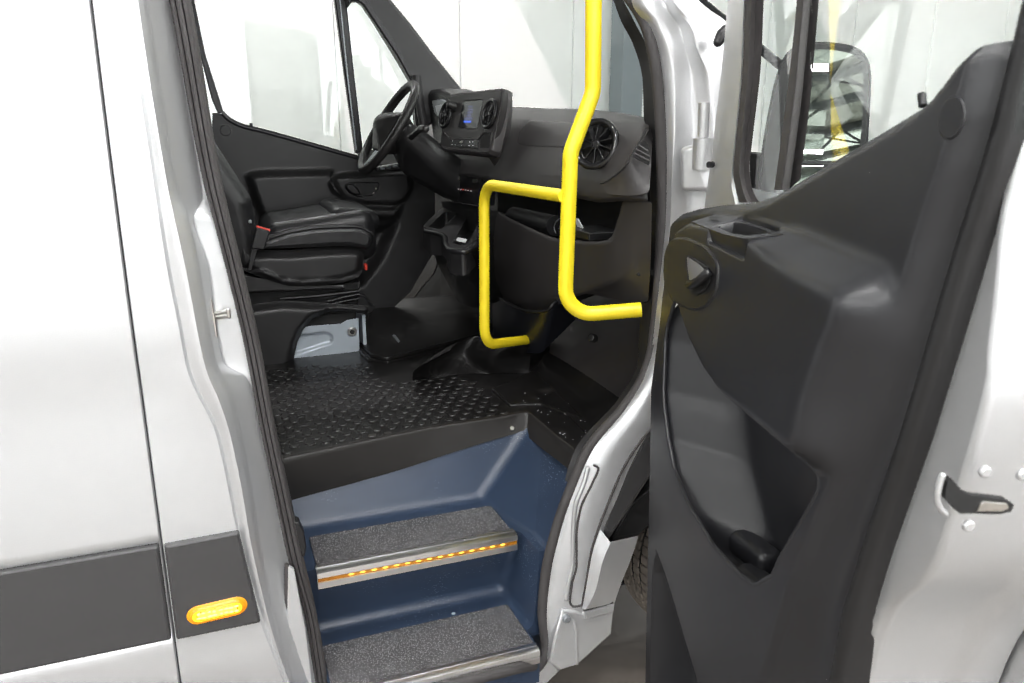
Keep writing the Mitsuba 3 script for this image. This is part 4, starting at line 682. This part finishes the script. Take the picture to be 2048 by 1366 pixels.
V('wheel_arch_lip__inner', slab([(0.8323,0.5037),(0.8857,0.593),(0.963,0.6459),(1.0509,0.6037),(0.9093,0.5045)], -.12, 0, FY(.03), .004), 'dark_plastic', 40)
wp = [[(0.7873,-0.004,0.5654),(0.769,-0.005,0.5091),(0.7565,-0.006,0.4281),(0.7468,-0.008,0.362)], [(0.8051,-0.02,0.5363),(0.7859,-0.022,0.4939),(0.7677,-0.024,0.4188),(0.7455,-0.024,0.3712)], [(0.8887,0.0,0.5246),(0.8746,0.0,0.476),(0.85,0.0,0.4128),(0.8318,0.0,0.3559)]]
V('wing_corner', thick(loft(wp, 3, 24, lin_u=True), .004), 'silver_paint', 20, label='silver lower wing corner in front of the tyre')
se = [(1122,1217), (1168, 1221), (1229, 1207), (1226, 1229), (1222, 1267), (1154, 1329), (1118, 1340), (1097, 1322), (1106, 1270)]
V('sill_end', slab([(0.693,0.3725),(0.7514,0.3487),(0.8338,0.3483),(0.8307,0.3223),(0.8272,0.2691),(0.7364,0.2043),(0.6882,0.2018),(0.66,0.2352),(0.6734,0.3045)], -.05, .004, FY(-.002), .006), 'silver_paint', 30, label='pale silver end of the sill under the front post')
V('sill_end__upper_flange', slab([(0.7464,0.3564),(0.8295,0.3584),(0.8278,0.3337),(0.7497,0.3335)], -.01, .006, FY(-.006), .004), 'silver_paint', 30)
V('sill_end__seam', tube([(0.7197,-0.008,0.3411),(0.7275,-0.01,0.3072),(0.7301,-0.01,0.2531),(0.7334,-0.008,0.2109)], .004, sides=8), 'silver_paint', True)
V('sill_end__plug', disc([(0.7021,-0.006,0.3469)][0], (0, -1, 0), .010, .010, 12, .003), 'grey_satin', 40)
V('sill_panel', slab([(0.6701,0.228),(0.6388,0.1967),(0.5534,0.1924),(0.0763,0.2079),(0.0189,0.011),(0.5922,0.1033),(0.6974,0.186)], -.03, .0, FY(.012), .004), 'silver_paint', 40)
# wheel
WC, WR = np.array([1.335, .06, .350]), .350
prof = [(.0, .70), (.015, .84), (.02, .93), (.035, .975), (.06, .99)]
ys = np.array([0, .012, .02, .030, .05, .072, .075, .083, .086, .112, .115, .123, .126, .150, .153, .161, .164, .185, .205, .215, .225, .235]); rs = np.array([.66, .80, .90, .955, .985, .992, .962, .962, .994, .996, .965, .965, .996, .994, .965, .965, .992, .985, .955, .90, .80, .66])
a = np.linspace(0, 2 * np.pi, 97)[:-1]
v = np.stack([WC[0] + WR * rs[:, None] * np.cos(a), np.broadcast_to(WC[1] + ys[:, None], (len(ys), 96)), WC[2] + WR * rs[:, None] * np.sin(a)], -1)
V('front_wheel__tyre', TM(v.reshape(-1, 3), grid_faces(len(ys), 96, False, True)), 'tyre', 40, label='worn brown-grey tyre tread between the wing corner and the open door')
bl = []
for k in range(84):
    t = 2 * np.pi * (k + .2) / 84
    if not 1.9 < t < 5.2: continue
    for y0, y1, sk in ((.030, .071, .3), (.088, .111, -.2), (.128, .149, .2), (.166, .20, -.3)):
        c = np.array([WC[0] + WR * .996 * math.cos(t), WC[1] + (y0 + y1) / 2, WC[2] + WR * .996 * math.sin(t)])
        b = trimesh.creation.box((.010, y1 - y0, .0212)); b.apply_transform(trimesh.transformations.rotation_matrix(sk * .5, (1, 0, 0))); b.apply_transform(trimesh.transformations.rotation_matrix(-t, (0, 1, 0))); b.apply_translation(c); bl.append(b)
V('front_wheel__tread_blocks', cat(*bl), 'tread_rubber', False, kind='stuff')
V('front_wheel__rim', disc(WC + [0, .04, 0], (0, -1, 0), .23, .02, 40, .01), 'grey_satin', 40)
wa = np.linspace(math.radians(-10), math.radians(128), 24)
V('wheel_well', cat(loft([[(WC[0] + .405 * math.cos(t), y, WC[2] + .405 * math.sin(t)) for t in wa] for y in (.03, .36)], 2, raw=True), box((1.33, .37, .40), (.74, .01, .54)), loft([[(WC[0] + .405 * math.cos(wa[-1]), y, WC[2] + .405 * math.sin(wa[-1])) for y in (.1, .36)], [(.90, y, .60) for y in (.1, .36)]], 2, raw=True)), 'well_black', False)
V('front_wing', loft([[(1.05, .02, 1.25), (1.3, .03, 1.28), (1.7, .10, 1.22), (2.0, .22, 1.1)], [(1.02, -.01, 1.0), (1.3, -.01, 1.0), (1.7, .05, .98), (2.05, .2, .9)], [(.97, 0, .82), (1.33, 0, .78), (1.68, .05, .70), (2.1, .22, .62)]], 12, 20), 'silver_paint', True)
# hinge
V('door_hinge__bracket', hull([(q, .012) for q in [(0.9672,0.006,1.4238),(0.9764,-0.01,1.4285),(1.006,-0.03,1.3874),(0.9987,-0.03,1.3541),(0.9708,0.0,1.3525),(0.9678,0.004,1.3967)]], 12), 'silver_paint', 50, label='silver upper door hinge')
V('door_hinge__pin', tube([(0.9804,-0.03,1.5249),(0.9834,-0.03,1.4546)], .012, sides=16), 'silver_paint', 50)
V('door_hinge__knuckle', tube([(0.9835,-0.03,1.4536),(0.9859,-0.03,1.3899)], .021, sides=18), 'silver_paint', 50)
V('windscreen_trim', tube(spline([(1.4,0.8573,1.9283),(1.4,0.6665,1.8299),(1.4,0.5214,1.754),(1.4,0.3556,1.6686),(1.4,0.2378,1.6068)], 20), .012, sides=10), 'satin_black', True)
# interior trim of the near front post
it = [[(0.8052,0.24,1.8376),(0.8759,0.2,1.7547),(0.8897,0.175,1.6992),(0.9136,0.16,1.6512),(0.9355,0.15,1.5774),(0.944,0.15,1.4869),(0.9497,0.14,1.4651),(0.9488,0.13,1.4235),(0.9574,0.13,1.3107),(0.9541,0.13,1.1226),(0.9396,0.12,1.0281),(0.9391,0.12,0.928),(0.8852,0.1,0.8515),(0.7519,0.07,0.7411),(0.7229,0.06,0.6733)],
      [(0.8032,0.18,1.8275),(0.8718,0.15,1.7483),(0.8918,0.12,1.6939),(0.9123,0.1,1.6426),(0.9249,0.09,1.575),(0.9415,0.085,1.4253),(0.9474,0.08,1.2935),(0.9459,0.08,1.1326),(0.9345,0.07,0.9921),(0.9143,0.065,0.912),(0.8589,0.06,0.8408),(0.7728,0.055,0.7592),(0.7287,0.05,0.6691)]]
V('front_post__inner_trim', loft(it, 8, 90), 'trim_black', 60, label='black inner trim of the front door post')

# ------------------------------------------------------------------ the open front door, in its own frame: s outwards from the hinge, z up, o towards the cab
HG, DE, DN = np.array([.99, -.02, 0]), np.array([math.cos(math.radians(254)), math.sin(math.radians(254)), 0]), np.array([math.cos(math.radians(164)), math.sin(math.radians(164)), 0])
def dp(s, z, o):
    s, z, o = np.broadcast_arrays(np.asarray(s, float), np.asarray(z, float), np.asarray(o, float))
    return HG + s[..., None] * DE + (.085 + .077 * (1.5 - z) + o)[..., None] * DN + z[..., None] * np.array([0, 0, 1.0])
def FD(o0): return lambda q: dp(q[:, 0], q[:, 1], o0 + q[:, 2])
def ob(z): return -.04 * np.clip((.95 - z) / .38, 0, 2.2)
rear = [(1.016, 1.60), (1.014, 1.50), (1.010, 1.455), (1.000, 1.388), (.990, 1.282), (.980, 1.185), (.960, 1.058), (.938, .866), (.92, .65), (.905, .40), (.90, .20)]
front = [(.15, .20), (.148, .40), (.146, .57), (.148, .75), (.150, .92), (.145, 1.09), (.134, 1.25)]
topl = [(0.1325,1.2867),(0.1503,1.3028),(0.1857,1.3168),(0.2845,1.3374),(0.4107,1.3581),(0.4939,1.3685),(0.5465,1.3763),(0.6057,1.3914),(0.664,1.4126),(0.7515,1.4452),(0.853,1.4821),(0.9188,1.5071),(0.9442,1.5236),(0.9623,1.5418),(0.9742,1.5534),(0.9941,1.5618),(1.0222,1.565)]
outline = front + topl + rear
bulge = [(0.6578,1.3486),(0.671,1.3485),(0.852,1.3448),(0.9131,1.3435),(0.9355,1.338),(0.9475,1.3262),(0.9513,1.3064),(0.9501,1.2747)] + [(.930, 1.20), (.922, 1.135), (.905, 1.112), (.87, 1.102), (.75, 1.096), (.64, 1.094), (.56, 1.104), (.47, 1.130), (.40, 1.162), (.345, 1.195), (.305, 1.235), (.305, 1.275), (.335, 1.312), (.40, 1.336), (.5, 1.344), (.6, 1.349)]
pocket = fillet([(.203, 1.10), (.203, 1.07), (.235, .975), (.2886, .8927), (.334, .8505), (.42, .826), (.565, .822), (.69, .845), (.747, .866), (.80, .915), (.8829, 1.0819), (.903, 1.118), (.85, 1.25), (.4, 1.25), (.25, 1.2)], .03, 4)
lowp = [(.23, .62), (.20, .55), (.20, .2), (.60, .2), (.60, .45), (.52, .53), (.32, .60)]
hole = sg.Polygon(pocket).difference(sg.Polygon(bulge).buffer(.001))
hole = max(getattr(hole, 'geoms', [hole]), key=lambda q: q.area)
hole = np.array(hole.buffer(-.022).buffer(.022).exterior.coords)[:-1]
from scipy.ndimage import gaussian_filter
from scipy.interpolate import RegularGridInterpolator
gs, gz = np.arange(.05, 1.15, .004), np.arange(.15, 1.75, .004)
GS, GZ = np.meshgrid(gs, gz, indexing='ij')
bulge_s = np.array(sg.Polygon(bulge).buffer(-.03).buffer(.03).exterior.coords)[:-1]
raw = sm(-.004, .032 - (.024 - .010 * sm(.70, .80, GS)) * sm(1.26, 1.315, GZ), sdf(bulge_s, GS.ravel(), GZ.ravel()).reshape(GS.shape))
soft = gaussian_filter(raw, 2.0); crisp = gaussian_filter(raw, .8); t_ = sm(.66, .74, GS)
arm = RegularGridInterpolator((gs, gz), crisp * (1 - t_) + soft * t_, bounds_error=False, fill_value=0)
def ofn(s, z):
    db = sdf(bulge, s, z); dpk = sdf(pocket, s, z)
    b = arm(np.c_[s, z])
    b = b * (1 - sm(.512, .522, s) * sm(.668, .658, s) * sm(1.314, 1.320, z) * sm(1.356, 1.350, z))
    o = ob(z)
    o = o + .048 * b + .012 * sm(.10, .0, np.abs(s - .33)) * sm(.10, .0, np.abs(z - 1.25)) * 0
    o -= .010 * sm(1.395, 1.385, z) * sm(.93, .915, s) * sm(.60, .66, s) * sm(1.345, 1.36, z) * 0
    sr = np.interp(z, [q[1] for q in rear[::-1]], [q[0] for q in rear[::-1]])
    wd = np.interp(z, [.75, .85, .98, 1.1, 1.28, 1.41, 1.52], [.14, .115, .085, .065, .04, .035, .03])
    o -= .030 * sm(-.004, .012, s - (sr - wd)) * sm(0, 1, (s - (sr - wd)) / wd + .3)
    o -= .012 * sm(.006, .0, sr - s)
    o -= .10 * sm(.0, .03, sdf(lowp, s, z))
    o -= .010 * sm(.014, 0, s - np.interp(z, [.2, 1.09, 1.25], [.15, .146, .134]))
    top = np.interp(s, [q[0] for q in topl], [q[1] for q in topl])
    o -= .010 * sm(.016, .0, top - z) ** 2
    return o
V('front_door__trim', relief(outline, ofn, .0038, FD(0), hole), 'door_plastic', 45, label='large dark grey inner trim of the open passenger door with a moulded map pocket')
hd = dense(hole, .012)
V('front_door__pocket_rim', tube(dp(hd[:, 0], hd[:, 1], ofn(hd[:, 0], hd[:, 1]) - .0032), .0042, sides=10, closed=True), 'door_plastic', True)
liner = np.array(sg.Polygon(hole).union(sg.Polygon(hole + [0, -.06])).union(sg.Polygon(hole + [.01, -.11])).convex_hull.buffer(.018).exterior.coords)[:-1]
def lfn(s, z):
    sf = np.interp(z, [.70, .82, .85, .89, .975, 1.07, 1.2], [.50, .36, .325, .283, .232, .200, .197])
    x = (s - sf) / .115; k = .10
    r = -k * np.log(np.exp(-np.clip(x, -1, 3) / k) + math.exp(-1 / k))
    sr_ = np.interp(z, [.70, .85, .915, 1.08, 1.12], [.74, .77, .82, .90, .92])
    return ob(z) - .014 - .036 * sm(.55, .72, s) - .03 * sm(.80, .74, z) - .115 * np.clip(r, -.1, 1) * sm(.0, .05, sr_ - s + .02) - .0 * s
V('front_door__map_pocket', relief(liner, lfn, .007, FD(0)), 'door_plastic', 60, label='deep map pocket in the lower door trim, its front wall catching the light')
V('front_door__bottle_ledge', cat(box(tuple(dp(.505, .772, -.118)), (.05, .10, .045), .016), box(tuple(dp(.57, .745, -.106)), (.05, .10, .045), .016)), 'door_plastic', 40)
# pull handle
bz = [(0.3081,1.2269),(0.3002,1.2574),(0.3174,1.2835),(0.3716,1.3004),(0.4339,1.3071),(0.4981,1.3081),(0.5535,1.3004),(0.5831,1.2835),(0.5879,1.2578),(0.5663,1.2305),(0.5187,1.2075),(0.4658,1.1964),(0.3923,1.1919),(0.3372,1.201)]
V('front_door__handle_bezel', slab(spline(bz + bz[:1], 60)[:-1], -.03, .005, FD(.046), .004), 'trim_black', 50, label='oval bezel around the inner door handle')
V('front_door__handle_recess', slab(fillet([(0.4323,1.2783),(0.4475,1.2817),(0.5401,1.2808),(0.5633,1.2761),(0.5631,1.261),(0.5468,1.2446),(0.5132,1.2311),(0.4833,1.2277),(0.4679,1.2374)], .008), -.002, .0006, FD(.054)), 'well_black', False)
V('front_door__handle', loft([[(0.7107,-0.4141,1.2807),(0.6976,-0.4597,1.2811),(0.6875,-0.4942,1.2784)], [(0.7016,-0.4331,1.2619),(0.6863,-0.4811,1.2685),(0.6812,-0.5089,1.2784)], [(0.692,-0.4553,1.2475),(0.6797,-0.4947,1.2607),(0.6781,-0.5189,1.2759)]], 10, 14), 'handle_grey', 50, label='grey triangular inner door handle')
V('front_door__handle_lever', tube(spline([(0.6965,-0.4459,1.2438),(0.6769,-0.4966,1.2582),(0.6739,-0.518,1.2715),(0.6786,-0.5255,1.2793)], 20), .007, sides=12), 'satin_black', True)
# switch plate and pocket on the armrest top
def up(c, d): return [tuple(np.array(q) + [0, 0, d]) for q in c]
def ring(c, n=56):
    c = list(c) + [c[0]]; return spline(c, n + 1, True)[:-1]
so = ring([(0.741,-0.3731,1.3313),(0.7126,-0.4583,1.3336),(0.688,-0.5374,1.3354),(0.6641,-0.6225,1.3415),(0.6942,-0.6582,1.3514),(0.735,-0.5582,1.3473),(0.7558,-0.4855,1.3463),(0.7812,-0.3812,1.3419)])
si = ring([(0.7156,-0.485,1.3368),(0.6933,-0.5488,1.3381),(0.678,-0.6035,1.3428),(0.6945,-0.6348,1.3502),(0.7257,-0.5615,1.3467),(0.7374,-0.5131,1.346),(0.7449,-0.4634,1.3396)])
dz = np.array([0, 0, 1.0])
def close(m, k): return TM(m.vertices, grid_faces(k, 56, False, True))
V('front_door__switch_plate', close(loft([so - .034 * dz - DN * .010, so - .004 * dz - DN * .001, so, si, si - .003 * dz], 5, raw=True), 5), 'door_plastic', 30, label='switch plate with a small bin sunk into the armrest top')
sc = si.mean(0)
V('front_door__switch_plate_bin', close(loft([si - .003 * dz, sc + (si - sc) * .93 - .026 * dz, sc + (si - sc) * .80 - .030 * dz, sc + (si - sc) * .02 - .030 * dz], 4, raw=True), 4), 'trim_black', 40)
V('front_door__switch_slot', loft([up([(0.7514,-0.4041,1.3385),(0.7406,-0.443,1.342)], .002), up([(0.76,-0.4039,1.3405),(0.7475,-0.4487,1.3447)], .002)], 2, 4), 'well_black', False)
V('front_door__trim_cap', disc(dp(*[(0.9823,1.4974,0.0)][0]), DN, .019, .0018, 30, .0012), 'door_plastic', 40)
V('front_door__lock_pin', tube([dp(*q) for q in [(0.8986,1.5087,-0.02),(0.8917,1.5204,-0.02)]], .0042, sides=12), 'satin_black', 40)
for q in [[(0.1669,1.0495),(0.1918,1.0462),(0.2701,0.8849),(0.2684,0.8416),(0.2227,0.8541),(0.1403,0.9876),(0.1433,1.0319)]]:
    V('front_door__edge_cover', slab([(a, b) for a, b in [(.148, .98), (.165, 1.0), (.175, 1.06), (.165, 1.12), (.15, 1.12)]], -.03, .004, FD(-.01), .004), 'dark_plastic', 40)
# weatherstrip along the trim's rear edge, metal flange and rear face with the lock slot
rz = [q[1] for q in rear]; rs_ = [q[0] for q in rear]
zz = np.linspace(.2, 1.60, 70); se_ = np.interp(zz, rz[::-1], rs_[::-1])
def obz(z): return ob(z) * .9
V('front_door__edge_seal', loft([dp(se_ - .014, zz, -.046 + obz(zz)), dp(se_ - .012, zz, -.026 + obz(zz)), dp(se_ - .004, zz, -.022 + obz(zz)), dp(se_ + .006, zz, -.024 + obz(zz)), dp(se_ + .012, zz, -.032 + obz(zz)), dp(se_ + .013, zz, -.06 + obz(zz))], 6, raw=True), 'trim_black', 50)
cr = [(1.0253,1.4367,-0.035),(1.0428,1.3421,-0.035),(1.0505,1.2982,-0.035),(1.0585,1.2666,-0.035),(1.0561,1.2067,-0.036),(1.0519,1.1655,-0.037),(1.0474,1.1226,-0.038),(1.0401,1.0788,-0.04),(1.0246,1.0443,-0.042),(0.9923,1.0029,-0.046),(0.9725,0.9587,-0.05),(0.9518,0.8667,-0.06)]
cr = [(cr[0][0] + .006, 1.62, -.035)] + list(cr) + [(cr[-1][0] - .005, .80, -.07), (cr[-1][0] - .01, .5, -.09), (cr[-1][0] - .01, .2, -.11)]
cs = PchipInterpolator([-q[1] for q in cr], [q[0] for q in cr])(-zz); co = PchipInterpolator([-q[1] for q in cr], [q[2] for q in cr])(-zz)
low = sm(1.06, 1.00, zz)
V('front_door__rear_flange', loft([dp(se_ - .03, zz, -.050 + obz(zz)), dp(se_ + .01, zz, -.046 + obz(zz)), dp(cs - .006, zz, co - .004), dp(cs - .001, zz, co - .007), dp(cs + .002, zz, co - .013), dp(cs + .003, zz, co - .045), dp(cs + .004 + .004 * low, zz, co - .085), dp(cs + .008 + .010 * low, zz, co - .10), dp(cs + .016 + .012 * low, zz, co - .108), dp(cs + .018 + .012 * low, zz, co - .14)], 10, raw=True), 'silver_paint', 50, label='silver rear edge of the open door with the lock slot')
def FE(s0): return lambda q: HG + (s0 + q[:, 2:3]) * DE + (.085 + .077 * (1.5 - q[:, 1:2]) + q[:, 0:1]) * DN + q[:, 1:2] * np.array([0, 0, 1.0])
V('front_door__lock_slot', slab([(0.004,1.192),(0.0015,1.1953),(-0.0139,1.1808),(-0.023,1.1775),(-0.056,1.1722),(-0.0639,1.167),(-0.0629,1.1602),(-0.0516,1.1582),(-0.0253,1.1603),(-0.0151,1.1603),(0.0026,1.1761)], -.006, .0015, FE(1.092)), 'well_black', False)
V('front_door__lock_plate', slab([(-0.0327,1.1722),(-0.0558,1.1693),(-0.059,1.1643),(-0.0531,1.1616),(-0.0285,1.1627)], .0016, .003, FE(1.092), .0005), 'chrome', 40)
V('front_door__lock_collar', tube(spline([FE(1.092)(np.array([[*q, .002]]))[0] for q in [(0.0101,1.2008),(0.011,1.1808),(0.0079,1.171),(-0.0019,1.1609)]], 24), .0030, sides=10), 'silver_paint', True)
for q in [(-0.0293,1.1998),(-0.0268,1.1475),(-0.0651,1.1955)]:
    V('front_door__lock_rivet', disc(FE(1.091)(np.array([[*q, 0]]))[0], DE, .0058, .0045, 18, .002), 'silver_paint', 40)
# metal frame, outer skin, glass and mirror
V('front_door__skin', loft([dp(np.linspace(.05, 1.04, 20), 1.36 + 0 * np.linspace(.05, 1.04, 20), -.16), dp(np.linspace(.04, 1.04, 20), .9, -.20), dp(np.linspace(.04, 1.02, 20), .25, -.25)], 3, raw=True), 'silver_paint', True)
V('front_door__front_frame', loft([[(1.0297,-0.0197,1.7995),(1.0166,-0.0361,1.6944),(0.9986,-0.0526,1.5296),(0.986,-0.0575,1.3895),(0.9804,-0.0562,1.315),(0.9673,-0.0769,1.2254)], [(0.953,-0.1425,1.7752),(0.9401,-0.1604,1.6783),(0.9228,-0.1786,1.5271),(0.9103,-0.1863,1.3991),(0.9043,-0.1882,1.3314),(0.8924,-0.2071,1.2497)], [(0.9162,-0.2301,1.7589),(0.9074,-0.242,1.6927),(0.8854,-0.2791,1.5502),(0.8692,-0.2964,1.4093),(0.8645,-0.305,1.3815),(0.8526,-0.3372,1.3486),(0.8364,-0.3742,1.2786)], [(0.9513,-0.1931,1.767),(0.9416,-0.208,1.6984),(0.9182,-0.2486,1.5516),(0.9001,-0.2714,1.4072),(0.8946,-0.2826,1.3789),(0.8839,-0.3105,1.3447),(0.8673,-0.348,1.2728)]], 24, 50), 'silver_paint', 60, label='silver front frame of the open door window')
V('front_door__frame_plug', disc(dp(*[(0.1689,1.4086,-0.06)][0]), DE * .6 + DN * .8, .006, .012, 16), 'satin_black', 40)
V('front_door__window_seal', loft([[(0.9249,-0.2151,1.7618),(0.9131,-0.2371,1.6936),(0.8909,-0.2744,1.5504),(0.8767,-0.2885,1.4234),(0.8733,-0.2944,1.4022),(0.8663,-0.3127,1.3803),(0.856,-0.3417,1.3549)], [(0.9039,-0.2638,1.7528),(0.8933,-0.2826,1.6872),(0.8725,-0.3163,1.5488),(0.858,-0.3326,1.426),(0.8547,-0.3383,1.4054),(0.8474,-0.358,1.3845),(0.8364,-0.3897,1.3603)], [(0.9181,-0.2584,1.7545),(0.9081,-0.2749,1.6888),(0.8859,-0.3134,1.5491),(0.8718,-0.3278,1.4255),(0.8685,-0.3336,1.4048),(0.8603,-0.355,1.3788),(0.8491,-0.3887,1.3598)], [(0.9137,-0.2833,1.7503),(0.9017,-0.3049,1.6771),(0.8827,-0.3352,1.5484),(0.8706,-0.3432,1.4263),(0.866,-0.3526,1.4019),(0.8566,-0.378,1.3759),(0.8461,-0.4108,1.3621)]], 16, 40), 'seal_rubber', 40)
V('front_door__window_divider', loft([[(0.8463,-0.4551,1.7186),(0.8339,-0.4713,1.6207),(0.8215,-0.4825,1.5072),(0.8109,-0.487,1.3897)], [(0.8236,-0.496,1.7107),(0.8115,-0.5117,1.6163),(0.7986,-0.5261,1.5069),(0.7882,-0.5309,1.3941)], [(0.8331,-0.4992,1.7108),(0.8209,-0.5151,1.6163),(0.808,-0.5298,1.5069),(0.7974,-0.535,1.3942)], [(0.8517,-0.479,1.7151),(0.8393,-0.4952,1.6188),(0.8261,-0.5102,1.5071),(0.8153,-0.5156,1.392)], [(0.8503,-0.4974,1.7121),(0.8376,-0.5151,1.6169),(0.824,-0.5318,1.5069),(0.8141,-0.5389,1.4084)]], 14, 30), 'seal_rubber', 40, label='dark upright divider in the open door window')
zt = 2.2
def glass_o(u, v): return -.072 + .08 * (u - .5) - .077 * (1.5 - v)
V('front_door__window_pane', relief([(.52, 1.34), (1.08, 1.50), (1.08, zt), (.50, zt)], glass_o, .1, FD(0)), 'pane', False, label='clear window pane of the open door')
V('front_door__quarter_pane', relief([(.30, 1.30), (.50, 1.34), (.50, zt), (.26, zt)], lambda u, v: glass_o(u, v) - .002, .1, FD(0)), 'pane', False)
V('front_door__bump_stop', hull([(q, .010) for q in [(1.0176,-0.02,1.6598),(1.0116,-0.02,1.6442)]] + [([(1.0268,-0.02,1.6659)][0], .012)], 14), 'satin_black', True)
MR = (np.array([1.16500,-0.16500,1.49000]),np.array([0.80000,-0.60000,0.00000]),np.array([0.11998,0.15997,0.97980]),np.array([-0.58788,-0.78384,0.19996]))
mo = [(-0.1075,-0.1925),(-0.1064,-0.0805),(-0.0962,0.0502),(-0.0846,0.1116),(-0.0695,0.139),(-0.045,0.1541),(-0.0121,0.1553),(0.0443,0.1481),(0.0683,0.136),(0.084,0.1126),(0.0906,0.0779),(0.0943,-0.0287),(0.1004,-0.1856)]
V('front_door__mirror_housing', slab(spline(mo + mo[:1], 90)[:-1], -.10, -.0015, FF(MR), .005), 'dark_plastic', 50, label='black door mirror housing seen through the door glass')
mg = [(-0.0468,-0.1804),(-0.0516,-0.0596),(-0.054,0.0894),(-0.0494,0.1268),(-0.0369,0.1363),(-0.0107,0.1387),(0.0364,0.1328),(0.0575,0.1228),(0.0702,0.1032),(0.0751,0.0781),(0.0796,-0.0288),(0.0747,-0.0797),(-0.0306,-0.0814)]
V('front_door__mirror_glass', relief(spline(mg + mg[:1], 90)[:-1], lambda u, v: .0015 - .06 * (u ** 2 + v ** 2), .01, FF(MR)), 'mirror_glass', True, label='mirror glass reflecting the hall roof')
V('front_door__mirror_bar', slab([(-0.0547,-0.0817),(0.0784,-0.0797),(0.0782,-0.0876),(-0.054,-0.0897)], 0, .004, FF(MR), .001), 'satin_black', 40)
V('front_door__wide_mirror_glass', slab([(-0.053,-0.0907),(0.0783,-0.0885),(0.0793,-0.1764),(-0.0458,-0.1803)], 0, .0015, FF(MR), 0), 'mirror_glass', False)

# ------------------------------------------------------------------ dirt and small loose things
rg = np.random.default_rng(11)
cr_ = []
for k in range(70):
    if k < 45: x, y, z = rg.uniform(.80, 1.02), rg.uniform(.22, .60), ZF + .0065
    elif k < 58: x, y, z = rg.uniform(.16, .62), rg.uniform(.0, .3), .2955
    else: x, y, z = rg.uniform(.15, .72), rg.uniform(.42, .9), ZF + .001
    if 45 <= k < 58: y = rg.uniform(.0, .16)
    e = trimesh.creation.icosphere(0, rg.uniform(.0008, .0018)); e.apply_scale((1.4, 1, .6)); e.apply_translation((x, y, z)); cr_.append(e)
put('crumbs', cat(*cr_), 'white_paper', False, label='scattered pale crumbs and grit on the cab floor and the lower step', cat='crumbs', kind='stuff')
pb = trimesh.creation.icosphere(1, .0042); pb.apply_scale((1.3, 1, .8)); pb.apply_translation([(0.4777,0.1809,0.293)][0])
put('pebble', pb, 'seat_box_paint', False, label='small pale pebble at the back of the lower step', cat='pebble')
